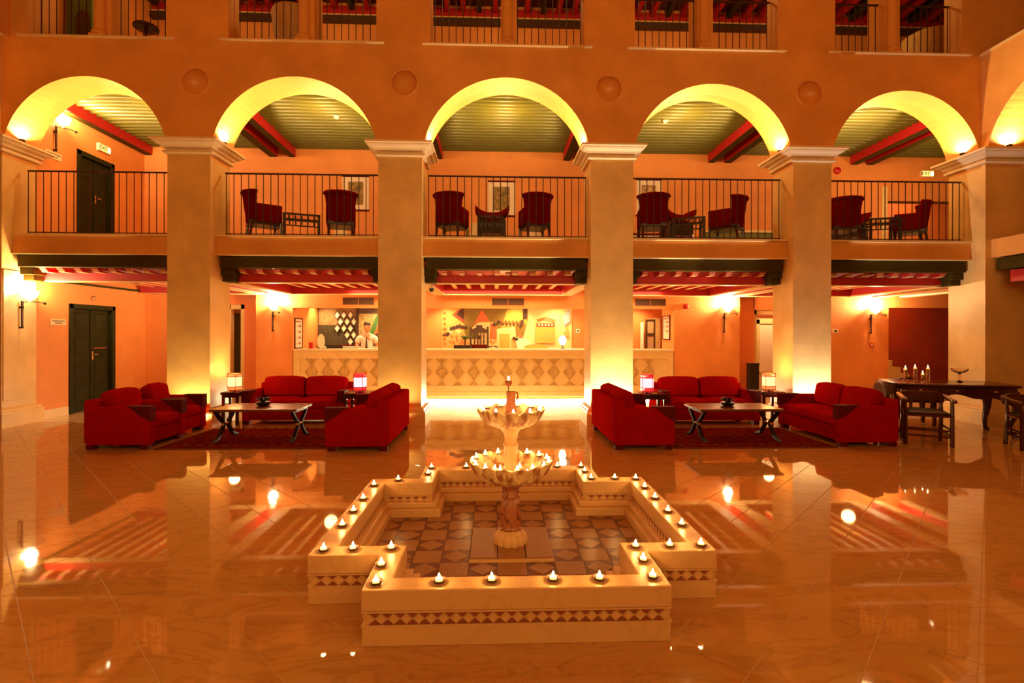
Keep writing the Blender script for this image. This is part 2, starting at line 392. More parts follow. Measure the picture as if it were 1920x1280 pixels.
# balconies of the first floor: fascia, lintel, corbelled joists, beams
def beam_ceiling():
    gc = struct(M().box(XL-.5, 8.62, 2.63, 12, 15, 2.70).build('ceiling', RED))
    for (x0, x1) in BAYS:
        M().box(x0, 8.53, 2.785, x1, 8.70, 3.07).build('balcony_fascia', P, gc)
        M().rect(x0, x1, 8.52, 8.72, [(-.004, 3.065), (.022, 3.07), (.022, 3.098), (-.004, 3.104)]).build('balcony_ledge', CREAMD, gc)
        M().box(x0, 8.505, 2.768, x1, 8.7, 2.785).build('fascia_trim', CREAMD, gc)
        M().box(x0+.03, 8.58, 2.572, x1-.03, 8.76, 2.757).build('lintel_beam', GREEN, gc, bevel=.006)
        # stepped green corbels at both ends, the red beam between them
        for e, d in ((x0, 1), (x1, -1)):
            a, b = sorted((e, e + d*.20)); a2, b2 = sorted((e, e + d*.17))
            cb = M().box(a2, 8.72, 2.36, b2, 9.06, 2.455).box(a, 8.66, 2.455, b, 9.06, 2.572).build('corbel_block', GREEN, gc, bevel=.006)
            M().box(a2+.002, 8.68, 2.476, b2-.002, 8.73, 2.494).build('corbel_moulding', CREAMD, cb)
        M().box(x0+.17, 8.92, 2.375, x1-.17, 9.06, 2.512).build('cross_beam', RED, gc)
        M().box(x0+.17, 8.915, 2.362, x1-.17, 9.065, 2.376).build('beam_soffit', CREAMD, gc)
        n = 8; st = (x1 - x0 - .34)/n
        for k in range(n):
            x = x0 + .17 + st*(k+.5)
            pr = [(8.70, 2.63), (8.70, 2.575), (8.725, 2.560), (8.725, 2.545), (8.76, 2.53), (8.76, 2.512), (11.52, 2.512), (11.52, 2.63)]
            j_ = M().prism(pr, 'x', x-.048, x+.048).build('joist', RED, gc)
            M().box(x-.05, 8.69, 2.577, x+.05, 8.702, 2.628).box(x-.05, 8.752, 2.514, x+.05, 8.762, 2.529).box(x-.04, 8.762, 2.506, x+.04, 11.5, 2.513).box(x-.05, 8.715, 2.546, x+.05, 8.727, 2.559).build('joist_end', CREAMD, j_)
        M().box(x0-.1, 11.52, 2.378, x1+.1, BW-.002, 2.63).build('wall_beam', RED, gc)
        M().box(x0-.1, 11.51, 2.366, x1+.1, BW-.001, 2.379).build('beam_soffit', CREAMD, gc)
    for x0, x1 in PIERS:
        for a, b in ((x0-.06, x0+.16), (x1-.16, x1+.06)):
            M().box(a, 9.0, 2.384, b, 11.6, 2.63).build('long_beam', RED, gc)
            M().box(a-.008, 9.0, 2.358, b+.008, 11.6, 2.385).build('beam_soffit', CREAMD, gc)
    for x in (8.16, 8.75, 9.4): M().box(x, PB, 2.384, x+.2, 11.6, 2.63).build('long_beam', RED, gc); M().box(x-.008, PB, 2.358, x+.208, 11.6, 2.385).build('beam_soffit', CREAMD, gc)
    M().box(LX, PB, 2.40, LX+.035, 11.6, 2.44).build('ceiling_moulding', GREEN, gc)
beam_ceiling()

# ------------------------------------------------------------ railings
BAYN = ['left end bay', 'second bay from left', 'middle bay', 'fourth bay from left', 'right end bay']
def railing(x0, x1, y, z0, z1, step, label, group):
    t = thing('balcony_railing', label, 'railing', ((x0+x1)/2, y, z0), 0, group); wd = x1 - x0
    M().cbox(0, 0, z1-z0-.012, wd, .034, .024).build('handrail', IRON, t, bevel=.005)
    M().cbox(0, 0, .045, wd, .02, .014).build('bottom_rail', IRON, t)
    n = int(wd/step); me = None
    bm_ = M().lathe([(.0075, .0), (.0075, z1-z0-.022)], n=6); me = bm_.mesh('baluster', IRON, True)
    for k in range(n+1): link('baluster', me, t, (-wd/2 + (wd - n*step)/2 + k*step, 0, 0))
    return t
for i, (x0, x1) in enumerate(BAYS):
    a = x0 + (.06 if i else .10); b = x1 - .02
    railing(a, b, 8.69, 3.104, 4.165, .121, 'dark iron balcony railing of the first floor, ' + BAYN[i], 'first floor balcony railings')
MULX = [(-6.39, -6.59), (-3.10, -3.21), (.206, .0+.04), (3.50, 3.57), (6.76, 6.93)]
for i, (a, b) in enumerate(OPEN3):
    c = (a+b)/2 + .02
    if i == 4: c = 6.72
    M().box(c-.13, F+.12, 6.205, c+.13, F+.52, 9.0).build('window_mullion', P, wfo)
    t = thing('round_column', 'slim round plaster column standing on the second floor sill, ' + BAYN[i], 'column', (c - .03, F+.07+.02, 6.205), 0, 'slim columns on the second floor sill')
    M().lathe([(.082, .13), (.078, 1.4), (.072, 2.79)], n=20).build('shaft', P, t, smooth=True)
    M().box(-.115, -.085, 0, .115, .02, .05).lathe([(.11, .05), (.118, .075), (.105, .1), (.09, .11), (.1, .12), (.085, .14)], n=20).build('base', P, t, smooth=True)
    for q, (u, v) in enumerate(((a, c-.13), (c+.13, b))):
        railing(u+.005, v-.005, F+.27, 6.206, 7.17, .118, 'short iron railing high on the second floor, ' + BAYN[i] + (', left of column' if q == 0 else ', right of column'), 'second floor railings')

# ------------------------------------------------------------ doors on the left
def panel_door(z, y0, y1, lab, n):
    t = struct(bpy.data.objects.new('door_%d' % n, None)); COL.objects.link(t); t.location = (LX, (y0+y1)/2, z)
    hw = (y1-y0)/2; H = 2.04 if z == 0 else 4.94 - ZF2
    M().box(-.2, -hw, 0, .02, -hw+.09, H).box(-.2, hw-.09, 0, .02, hw, H).box(-.2, -hw, H-.09, .02, hw, H).build('door_frame', DGREEN, t, bevel=.008)
    for s_ in (-1, 1):
        a, b = sorted((s_*.012, s_*(hw-.09)))
        lf = M().box(-.10, a, .01, -.06, b, H-.095).build('door_leaf', DGREEN, t, bevel=.004)
        for k in range(4):
            zz = .10 + k*(H-.2)/4
            M().rect(-.001, .001, -1, 1, [(0, 0)]) if False else None
            c = (a+b)/2; pw = (b-a)/2-.085; z0, z1 = zz+.05, zz+(H-.2)/4-.05
            M().loft([[(-.061, c-pw*q-(.0), z0+e), (-.061, c+pw*q, z0+e), (-.061, c+pw*q, z1-e), (-.061, c-pw*q, z1-e)] if False else
                      [(xx, c-pw+o_, z0+o_), (xx, c+pw-o_, z0+o_), (xx, c+pw-o_, z1-o_), (xx, c-pw+o_, z1-o_)] for xx, o_, q, e in ((-.062, 0, 1, 0), (-.048, .012, 1, 0), (-.052, .03, 1, 0), (-.045, .05, 1, 0))]).build('door_panel', DGREEN, lf)
    M().box(-.061, .03, .98, -.045, .07, 1.14).tube([(-.05, .05, 1.08), (-.01, .05, 1.08), (-.01, .13, 1.08)], .009, 6).build('door_handle', CHROME, t)
    if n == 1: M().tube([(-.035, .04, 1.2), (-.03, .06, 1.2), (-.03, .40, 1.2)], .01, 6).build('push_bar', CHROME, t)
    return t
panel_door(0, D0, D1, '', 1); panel_door(ZF2, U0, U1, '', 2)
def plaque(loc, rz, wd, hg, label, nlines=2):
    t = thing('wall_plaque', label, 'sign', loc, rz)
    M().box(-wd/2, -.012, -hg/2, wd/2, 0, hg/2).build('plate', CREAMD, t, bevel=.003)
    m = M(); m.box(-wd/2+.01, -.016, -hg/2+.01, wd/2-.01, -.011, hg/2-.01, 0)
    m.build('inset', CREAM, t)
    m = M()
    for k in range(nlines):
        zz = hg*.17 - k*hg*.32; x = -wd*.36*(1 if k == 0 else .6)
        while x < wd*.36*(1 if k == 0 else .6):
            l_ = random.uniform(.012, .026); m.box(x, -.0185, zz-.008, x+l_, -.0155, zz+.010); x += l_ + .006
    m.build('lettering', DBROWN, t); return t
plaque((LX, 9.44, 1.69), pi/2, .34, .115, 'small framed brass name plaque left of the ground floor green door')
plaque((LX, 9.33, 4.63), pi/2, .34, .13, 'small framed name plaque under the wall lamp of the first floor', 2)
def exit_sign(loc, rz, label, lw=.30):
    t = thing('exit_sign', label, 'exit sign', loc, rz)
    M().box(-lw/2, -.06, -.07, lw/2, 0, .075).build('housing', CREAM, t, bevel=.006)
    M().box(-lw/2+.012, -.066, -.058, lw/2-.012, -.059, .062).build('lit_panel', EXIT, t)
    fc = bpy.data.curves.new('exit_text', 'FONT'); fc.body = 'EXIT'; fc.size = .12; fc.align_x = 'CENTER'; fc.align_y = 'CENTER'; fc.extrude = .002
    tmp = bpy.data.objects.new('tmp', fc); COL.objects.link(tmp); bpy.context.view_layer.update()
    me = bpy.data.meshes.new_from_object(tmp); bpy.data.objects.remove(tmp)
    me.materials.clear(); me.materials.append(DGREEN)
    o = link('lettering', me, t, (-.03, -.068, 0)); o.rotation_euler = (pi/2, 0, 0)
    M().lathe([(.045, -.067), (.03, -.075), (.001, -.078)], n=14).build('hot_lamp', GLOW, t).rotation_euler = (0, 0, 0)
    return t
def exit2(loc, rz, label):
    t = exit_sign(loc, rz, label)
    for c in list(COL.objects):
        if c.parent == t and c.name.startswith('hot_lamp'): bpy.data.objects.remove(c)
    M().ell((.095, -.066, 0), (.04, .012, .045)).build('lamp_glow', GLOW, t, smooth=True)
exit2((LX, 10.47, 5.15), pi/2, 'lit exit sign above the first floor green door at the left')
exit2((10.10, BW-.05, 5.25), 0, 'lit exit sign on the first floor back wall at the right end')
def round_thing(name, loc, rz, r, d, m, label, cat):
    t = thing(name, label, cat, loc, rz)
    o = M().lathe([(r*.9, 0), (r, d*.3), (r*.95, d*.6), (r*.5, d*.9), (.002, d)], n=18).build('dome', m, t, smooth=True); o.rotation_euler = (pi/2, 0, 0)
    o = M().lathe([(r*1.15, 0), (r*1.15, d*.2), (r*.8, d*.25)], n=18).build('base_ring', m, t); o.rotation_euler = (pi/2, 0, 0)
    return t
round_thing('alarm_bell', (7.97, BW-.05, 5.31), 0, .075, .07, REDP, 'red round alarm bell on the first floor back wall, right end bay', 'alarm')
round_thing('alarm_bell', (4.43, BW, 2.14), 0, .055, .06, REDP, 'red alarm sounder on the ground floor wall right of the reception', 'alarm')
round_thing('alarm_bell', (5.72, BW, 7.73), 0, .06, .06, REDP, 'red alarm sounder on the second floor wall, right end bay', 'alarm')
round_thing('door_chime', (LX, 10.23, 2.17), pi/2, .045, .05, CHROME, 'small round metal fitting above the ground floor green door', 'detector')
def detector(x, y, z, label):
    t = thing('smoke_detector', label, 'detector', (x, y, z))
    M().lathe([(.055, 0), (.055, -.02), (.045, -.03), (.03, -.05), (.001, -.055)], n=16).build('cover', WHITEP, t, smooth=True); M().lathe([(.062, .0), (.062, -.008), (.05, -.009)], n=16).build('mount', WHITEP, t)
detector(-3.03, 9.95, ZC2-.06, 'white smoke detector on the green slatted ceiling, second bay from left')
detector(3.32, 9.9, ZC2-.06, 'white smoke detector on the green slatted ceiling, fourth bay from left')
detector(-5.0-.9, 9.9, 2.63, 'white detector under the red ceiling of the left end bay')
detector(6.35, 9.2, 2.46, 'round metal detector under the red beam of the right end bay')
detector(.25, 9.5, 2.63, 'small sprinkler fitting under the red ceiling of the middle bay')
t = thing('security_camera', 'small black dome camera under the green corbel of the middle bay', 'camera', (-1.13, 9.25, 2.36))
M().lathe([(.05, .0), (.055, -.03), (.05, -.05)], n=14).build('mount', WHITEP, t); M().ell((0, 0, -.07), (.045, .045, .05)).build('dome', BLACKI, t, smooth=True)
M().box(-.03, -.03, 0, .03, .03, .02).build('ceiling_plate', WHITEP, t)
def switch(loc, rz, wd, hg, m, label, cat='switch'):
    t = thing('wall_switch', label, cat, loc, rz)
    M().box(-wd/2, -.015, -hg/2, wd/2, 0, hg/2).build('plate', m, t, bevel=.004)
    M().box(-wd/4, -.024, -hg/4, wd/4, -.014, hg/4).build('button', WHITEP if m is not WHITEP else DBROWN, t, bevel=.003)
switch((8.84, BW, 1.25), 0, .10, .085, REDP, 'red fire alarm call point under the right end wall lamp', 'call point')
switch((7.97, BW, 1.58), 0, .13, .10, WHITEP, 'cream wall thermostat beside the fourth pillar')

# ------------------------------------------------------------ wall sconces
def sconce(loc, rz, label, power, group='wall lamps'):
    t = thing('wall_sconce', label, 'wall lamp', loc, rz, group)
    M().prism([(-.012, -.02), (.012, -.02), (.016, .42), (-.016, .42)], 'y', -.05, -.03).box(-.02, -.05, -.03, .02, 0, .0).box(-.02, -.05, .30, .02, 0, .33).build('stem', IRON, t)
    M().tube([(0, -.04, .40), (.06, -.10, .41), (.14, -.17, .41), (.20, -.21, .40)], .008, 6).build('arm', IRON, t)
    M().ell((.21, -.22, .39), (.022, .022, .022)).build('finial', IRON, t)
    M().lathe([(.02, .44), (.07, .47), (.10, .52), (.115, .58)], cx=.05, cy=-.12, n=20, cap=False).build('glass_bowl', OPAL, t, smooth=True)
    a = Matrix.Rotation(rz, 3, 'Z') @ Vector((.05, -.14, .62))
    light('POINT', Vector(loc)+a, power, (1, .64, .29), .06, name='sconce_light')
    return t
sconce((XL, 8.655, 1.60), pi/2, 'wrought iron wall lamp on the pillar at the left edge, ground floor', 110)
sconce((-4.975, BW, 1.57), 0, 'wrought iron wall lamp on the ground floor wall left of the reception', 130)
sconce((5.32, BW, 1.57), 0, 'wrought iron wall lamp on the ground floor wall right of the reception', 140)
sconce((8.80, BW, 1.55), 0, 'wrought iron wall lamp at the right end of the ground floor back wall', 130)
sconce((LX, 9.35, 4.74), pi/2, 'wrought iron wall lamp high on the first floor left wall', 90)

# ------------------------------------------------------------ plaster bosses and arch uplights
for k, (x, z) in enumerate(NICHE):
    t = thing('wall_niche', 'round hollow plaster bowl set into the arcade wall, %s from left' % ORD[k], 'niche', (x, F, z), 0, 'round hollow bowls between the arches')
    nm_ = mat('niche_plaster_%d' % k, (.76, .36, .085), .32, bump=.5 if k == 1 else .06, bscale=70 if k == 1 else 12)
    m = M(); m.loft([[(NR*1.003*cos(q)*cos(2*pi*i/40), .16*sin(q), NR*1.003*cos(q)*sin(2*pi*i/40)) for i in range(40)] for q in [pi/2*j/10 for j in range(10)]], cap=False)
    m.add([(NR*cos(pi/2*.9)*cos(2*pi*i/40), .16*sin(pi/2*.9), NR*cos(pi/2*.9)*sin(2*pi*i/40)) for i in range(40)], [tuple(range(40))])
    m.build('bowl', nm_, t, smooth=True)
    M().loft([[(r*cos(2*pi*i/40), y, r*sin(2*pi*i/40)) for i in range(40)] for r, y in ((NR-.002, .0), (NR+.0, -.006), (NR+.012, -.006), (NR+.016, 0))], cap=False).build('rim', P, t, smooth=True)
def uplight(x, y, z, dx, dy, label):
    t = thing('arch_uplight', label, 'uplight', (x, y, z), 0, 'uplights on the capitals')
    M().lathe([(.05, 0), (.05, .02), (.035, .03), (.04, .07)], n=14, cap=False).build('housing', IRON, t)
    M().lathe([(.036, .055), (.001, .056)], n=14).build('lens', GLOW, t)
    o = light('SPOT', (x, y, z+.085), UPW, (1, .64, .25), .035, (0, 0, 0), 'uplight_beam', 168, .5)
    o.rotation_euler = Vector((.25*dx, .25*dy, 1)).to_track_quat('-Z', 'Y').to_euler()
for i, (x0, x1) in enumerate(BAYS):
    uplight(x0+.085, 8.60, 4.566, 1, 0, 'small uplight on the left capital of the arch, ' + BAYN[i])
    uplight(x1-.085, 8.60, 4.566, -1, 0, 'small uplight on the right capital of the arch, ' + BAYN[i])
uplight(8.48, F-.17, 4.566, 0, 1, 'small uplight on the capital of the right side arch')

# ------------------------------------------------------------ reception: alcove, counter, mural, clerk
al = M()
al.box(ALC[0]-.1, BW+.18, 0, ALC[0], 14.6, 2.5).box(ALC[1], BW+.18, 0, ALC[1]+.1, 12.6, 2.5).box(ALC[1]+.1, 12.5, 0, 5.1, 12.6, 2.5).box(5.0, 12.6, 0, 5.1, 14.6, 2.5)
al.box(ALC[0]-.1, BW+.05, 2.4, 5.1, 14.6, 2.5)
struct(al.build('wall_reception', PG))
struct(M().box(ALC[0], 13.42, 0, -1.55, 13.5, 2.4).box(-1.9, 13.4, 0, -1.3, 13.5, 2.4).box(1.6, 13.42, 0, 5.0, 13.5, 2.4).box(-1.5, 13.46, 0, 1.8, 13.5, 2.4).build('wall_reception', PO))
ct = thing('reception_counter', 'long cream reception counter with carved diamond front between the pillars', 'counter', (0, BW-.02, 0))
CX0, CX1 = ALC[0]+.02, ALC[1]-.02
M().box(CX0, -.03, 1.10, CX1, .52, 1.145).build('countertop', CREAM, ct, bevel=.008)
M().box(CX0, 0, .93, CX1, .10, 1.10).build('frieze', CREAMD, ct, bevel=.004)
M().box(CX0, .025, .31, CX1, .10, .935).build('front_panel', CREAMD, ct)
for x0, x1 in ((CX0, CX0+.14), (CX1-.14, CX1)): M().box(x0, .0, .06, x1, .10, .93).build('end_stile', CREAMD, ct, bevel=.004)
M().box(CX0, .0, .19, CX1, .10, .315).build('lower_rail', CREAMD, ct, bevel=.004); M().box(CX0, .012, .06, CX1, .10, .185).build('base_rail', CREAMD, ct, bevel=.004)
M().box(CX0, .10, 0, CX1, .14, .06).build('kick_board', CREAMD, ct)
M().box(CX0, .02, .93, CX1, .03, .945).build('bead_moulding', CREAM, ct)
def motif(kind):
    m = M(); hw, hh = .145, .175; cz = .62
    def bar(p, q, wdt=.013, d=.030):
        (x0, z0), (x1, z1) = p, q; L = math.hypot(x1-x0, z1-z0); nx, nz = -(z1-z0)/L*wdt, (x1-x0)/L*wdt
        m.loft([[(x0+nx, .026, z0+nz), (x1+nx, .026, z1+nz), (x1-nx, .026, z1-nz), (x0-nx, .026, z0-nz)], [(x0+nx*.4, .026-d, z0+nz*.4), (x1+nx*.4, .026-d, z1+nz*.4), (x1-nx*.4, .026-d, z1-nz*.4), (x0-nx*.4, .026-d, z0-nz*.4)]])
    P4 = [(0, cz+hh), (hw, cz), (0, cz-hh), (-hw, cz)]
    for i in range(4): bar(P4[i], P4[(i+1) % 4])
    for s_ in (-1, 1):
        bar((s_*.13, .925), (0, .79)); bar((s_*.10, .32), (0, .42)); bar((s_*.03, .92), (s_*.01, .84), .007); bar((s_*.03, .33), (s_*.012, .38), .006)
        bar((s_*.10, cz+.01), (s_*.03, cz+.055), .008); bar((s_*.10, cz-.01), (s_*.03, cz-.05), .008)
    bar((-.10, .322), (.10, .322), .008) if kind else bar((-.12, .928), (.12, .928), .008)
    m.lathe([(.03, 0), (.022, .012), (.001, .016)], n=10)
    k = len(m.v) - 30
    for i in range(k, len(m.v)):
        x, y, z = m.v[i]; m.v[i] = (x*(1 if kind else .8), .026 - z, cz + y*(1.6 if kind else 1.1))
    for q in (-1, 1): bar((0, cz+q*.06), (0, cz+q*.13), .012)
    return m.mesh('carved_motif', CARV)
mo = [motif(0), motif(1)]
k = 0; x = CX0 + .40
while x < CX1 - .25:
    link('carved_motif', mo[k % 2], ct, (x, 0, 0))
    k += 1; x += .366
# light strip under the counter
light('AREA', (-.2, BW+.02, .045), 450, (1, .76, .42), 8.4, (R(-50), 0, 0), 'counter_strip_light', sy=.04)
for x in (-4.3, -2.9, -1.25, .55, 1.6, 3.7):
    t = thing('ceiling_spotlight', 'small recessed spotlight in the reception ceiling, %s from left' % ORD[[-4.3, -2.9, -1.25, .55, 1.6, 3.7].index(x)], 'spotlight', (x, 12.9, 2.4), 0, 'reception ceiling spotlights')
    M().lathe([(.055, 0), (.055, -.012), (.04, -.012), (.038, .0)], n=16, cap=False).build('trim_ring', CHROME, t); M().lathe([(.036, -.006), (.001, -.007)], n=12).build('bulb', GLOW, t)
    light('SPOT', (x, 12.9, 2.36), 105, YEL, .04, (R(12), 0, 0), 'reception_spot', 115, .8)
light('AREA', (-.2, 12.35, 2.38), 110, (1, .68, .33), 7.5, (0, 0, 0), 'reception_ceiling_light', sy=.5)
for x0, x1 in ((-3.442, -2.723), (-.063, .683), (3.235, 3.969)):
    t = thing('air_vent', 'brown slatted air vent over the reception, ' + ('left' if x0 < -1 else 'middle' if x0 < 1 else 'right') + ' one of three', 'vent', ((x0+x1)/2, BW, 2.14), 0, 'air vents over the reception')
    hw = (x1-x0)/2
    M().box(-hw, -.012, 0, hw, 0, .012).box(-hw, -.012, .168, hw, 0, .18).box(-hw, -.012, 0, -hw+.012, 0, .18).box(hw-.012, -.012, 0, hw, 0, .18).box(-.006, -.012, 0, .006, 0, .18).build('frame', PO, t)
    M().box(-hw, -.003, 0, hw, -.001, .18).build('backing', DBROWN, t)
    sm_ = M().box(-.0035, -.009, .012, .0035, -.002, .168).mesh('slat', GRILLE)
    q = -hw+.03
    while q < hw-.02: link('slat', sm_, t, (q, 0, 0)); q += .022
# mural of the middle bay: flat painted shapes, u 0..1 left to right, v 0..1 from counter to header
MX0, MX1, MZ0, MZ1 = -1.359, 2.025, 1.08, 2.17
def c_(r, g_, b): return tuple(((v/255)/12.92 if v < 11 else ((v/255+.055)/1.055)**2.4) for v in (r, g_, b))
MC = {'cream': (226, 190, 128), 'orange': (235, 150, 75), 'red': (215, 95, 45), 'olive': (120, 95, 25), 'gold': (214, 150, 60), 'dark': (60, 28, 18), 'brown': (140, 65, 30), 'green': (45, 85, 35), 'blue': (150, 150, 175), 'white': (235, 215, 180)}
MK = list(MC); MMAT = [mat('mural_' + k, c_(*MC[k]), .7) for k in MK]
mu = thing('wall_mural', 'large painted mural with an orange dome and town gate behind the middle counter', 'mural', (0, 13.40, 0))
M().box(MX0, -.02, MZ0-.5, MX1, .05, MZ1+.12).build('panel', MMAT[MK.index('cream')], mu)
mm = M(); lay = [0]
def shp(pts, col):
    lay[0] += 1; y = -.021 - .0006*lay[0]
    mm.add([(MX0 + u*(MX1-MX0), y, MZ0 + v*(MZ1-MZ0)) for u, v in pts], [tuple(range(len(pts)))], MK.index(col))
def blob(u, v, ru, rv, col, n=8, j=.25):
    shp([(u + ru*cos(2*pi*i/n)*(1+random.uniform(-j, j)), v + rv*sin(2*pi*i/n)*(1+random.uniform(-j, j))) for i in range(n)], col)
shp([(0, 0), (.05, 0), (.05, 1.1), (0, 1.1)], 'orange')
shp([(.05, .55), (.17, .45), (.17, 1.1), (.05, 1.1)], 'orange')
shp([(.17, .25), (.62, .25), (.66, .7), (.66, 1.1), (.17, 1.1)], 'olive')
shp([(.45, .52), (.66, .62), (.63, 1.05), (.5, .95)], 'gold')
shp([(.14, 1.1), (.17, 1.1), (.17, .62), (.075, .83), (.14, .98)], 'brown'); shp([(.165, 1.02), (.168, .72), (.11, .84)], 'dark')
shp([(.04, .0), (.05, .3), (.09, .48), (.13, .38), (.16, .5), (.2, .2), (.26, .12), (.3, 0)], 'orange')
shp([(.3, 0), (.3, .3), (.23, .52), (.28, .66), (.39, .66), (.40, 0)], 'cream')
shp([(.24, .58), (.27, .76), (.305, .95), (.34, .80), (.37, .66), (.28, .68)], 'red')
shp([(.365, .25), (.37, .66), (.42, .55), (.42, .25)], 'red')
shp([(.42, 0), (.42, .5), (.56, .56), (.58, 0)], 'cream'); shp([(.44, 0), (.44, .38), (.52, .38), (.52, 0)], 'gold')
shp([(.53, 0), (.53, .25), (.56, .25), (.58, 0)], 'orange')
shp([(.62, .72), (.65, .74), (.655, 1.1), (.62, 1.1)], 'dark')
for i in range(6): blob(.07+i*.022, .56-abs(i-3)*.02, .014, .05, 'dark')
for i in range(4): blob(.015+i*.012, .36+.02*(i % 2), .012, .04, 'dark')
for i in range(9): blob(.06+random.random()*.11, .12+random.random()*.22, .008, .03, 'red')
for i in range(7): blob(.02, .15+.12*i, .012, .03, 'red')
for i in range(6):
    u = .46+i*.028; shp([(u-.013, .655), (u+.013, .655), (u, .71)], 'brown'); shp([(u-.005, .64), (u+.02, .64), (u+.008, .57)], 'dark')
blob(.435, .66, .012, .05, 'dark'); blob(.40, .6, .02, .018, 'dark'); blob(.40, .6, .006, .06, 'dark'); blob(.615, .66, .014, .06, 'dark'); blob(.6, .58, .01, .05, 'dark')
shp([(.56, .25), (.6, .36), (.64, .28), (.7, .1), (.74, 0), (.58, 0)], 'white')
shp([(.535, .26), (.55, .32), (.57, .28), (.59, .3), (.575, .2), (.55, .25)], 'dark'); shp([(.585, .42), (.63, .28), (.59, .28)], 'red')
shp([(.72, .16), (.72, .62), (.87, .62), (.87, .16)], 'gold')
for i in range(9): shp([(.725+i*.016, .17), (.725+i*.016, .5), (.731+i*.016, .5), (.731+i*.016, .17)], 'orange')
shp([(.725, .55), (.725, .64), (.865, .64), (.865, .55)], 'brown')
for i in range(5): blob(.745+i*.025, .595, .006, .03, 'white')
shp([(.72, .72), (.79, .79), (.88, .71), (.86, .68), (.795, .75), (.74, .69)], 'red')
for i in range(6): blob(.73+i*.03, 1.0, .011, .02, 'dark')
shp([(.93, .8), (.98, 1.0), (.985, .68), (.94, .58)], 'blue')
for i in range(5): shp([(.935, .65+i*.06), (.984, .72+i*.06), (.984, .735+i*.06)], 'cream')
blob(.96, .4, .02, .1, 'orange', 12, .5); blob(.72, .06, .09, .08, 'gold', 14, .05)
mm.build('painted_scene', MMAT, mu)
# potted palm, carved chair, computer, lamp in front of the mural
t = thing('potted_palm', 'small green potted palm in front of the mural, behind the counter', 'plant', (-.74, 12.9, .98))
M().lathe([(.06, 0), (.08, .16), (.085, .18)], n=14).build('pot', JUG, t, smooth=True); M().tube([(0, 0, .15), (.01, 0, .34)], .02, 6).build('stem', DBROWN, t)
for k in range(9):
    a = 2*pi*k/9; l_ = .30 + .05*(k % 2); m = M()
    pts = [(0, 0, .33)] + [(cos(a)*l_*s_*.8, sin(a)*l_*s_*.8, .33 + .42*s_ - .32*s_*s_) for s_ in (.25, .5, .75, 1)]
    px, py = -sin(a), cos(a)
    for i in range(4):
        wa, wb = [.005, .03, .035, .022, .003][i:i+2]
        m.add([(pts[i][0]-px*wa, pts[i][1]-py*wa, pts[i][2]), (pts[i][0]+px*wa, pts[i][1]+py*wa, pts[i][2]), (pts[i+1][0]+px*wb, pts[i+1][1]+py*wb, pts[i+1][2]), (pts[i+1][0]-px*wb, pts[i+1][1]-py*wb, pts[i+1][2])], [(0, 1, 2, 3)])
    m.build('frond', PLANT, t)
t = thing('carved_chair', 'dark carved wooden high-back chair behind the counter', 'chair', (-.39, 13.05, 0))
for s_ in (-1, 1):
    M().box(s_*.22-.025, .16, 0, s_*.22+.025, .21, 1.62).ell((s_*.22, .185, 1.65), (.03, .03, .04)).build('back_post', DBROWN, t); M().box(s_*.22-.025, -.24, 0, s_*.22+.025, -.19, .5).build('leg', DBROWN, t)
M().box(-.25, -.25, .46, .25, .2, .53).build('seat', SOFAW, t, bevel=.015); M().prism([(-.2, 1.52), (-.2, 1.60), (-.08, 1.66), (-.08, 1.72), (.08, 1.72), (.08, 1.66), (.2, 1.60), (.2, 1.52)], 'y', .165, .205).build('crest', DBROWN, t)
M().box(-.2, .17, .85, .2, .2, 1.22).build('back_panel', SOFAW, t, bevel=.01)
for k in range(4): M().lathe([(.012, 0), (.02, .08), (.012, .14), (.02, .2), (.012, .3)], cx=-.12+.08*k, cy=.185, n=8).build('spindle', DBROWN, t, loc=(0, 0, 1.22))
def monitor(x, y, rz, label):
    t = thing('computer_monitor', label, 'monitor', (x, y, .92), rz)
    M().box(-.19, -.02, .06, .19, .02, .31).build('screen', BLACKI, t, bevel=.008); M().box(-.03, .0, 0, .03, .05, .1).build('neck', BLACKI, t); M().box(-.1, -.06, 0, .1, .1, .012).build('foot', BLACKI, t)
    M().box(-.16, .0201, .09, .16, .021, .1).build('vent_strip', GRILLE, t)
monitor(-.77, 12.15, .1, 'black computer monitor back seen over the counter, middle bay'); monitor(-3.74, 12.15, -.05, 'dark computer monitor back seen over the counter, second bay')
for x in (-.8, -3.74): M().box(x-.4, 12.0, .87, x+.4, 12.35, .92).build('desk_shelf', CREAMD, ct, loc=(0, -BW+.02, 0))
t = thing('desk_lamp', 'bright glowing lamp with a dark foot at the right of the middle counter', 'lamp', (1.60, BW+.25, 1.145))
M().lathe([(.06, 0), (.055, .012), (.012, .03), (.01, .1)], n=14).build('foot', BLACKI, t); M().lathe([(.05, .10), (.075, .15), (.085, .22), (.06, .28), (.02, .31)], n=16).build('shade', GLOW, t, smooth=True)
light('POINT', (1.60, BW+.18, 1.50), 14, YEL, .08)
t = thing('flower_ornament', 'pale flower ornament with dark leaves standing on the counter, middle bay', 'ornament', (-.03, BW+.25, 1.145))
for k in range(7): M().ell((.06*cos(k*.9), .03*sin(k*.9), .16+.035*sin(k*2.1)), (.035, .02, .028)).build('bloom', MMAT[MK.index('orange')], t, smooth=True)
for k in range(5): M().ell((-.09+.045*k, 0, .045+.015*(k % 2)), (.03, .015, .016)).build('leaf', DBROWN, t, smooth=True)
M().lathe([(.05, 0), (.03, .03), (.015, .05), (.012, .12)], n=12).build('stand', CREAM, t)
switch((2.19, 13.42, 1.58), 0, .10, .10, WHITEP, 'small socket plate on the orange wall right of the mural')
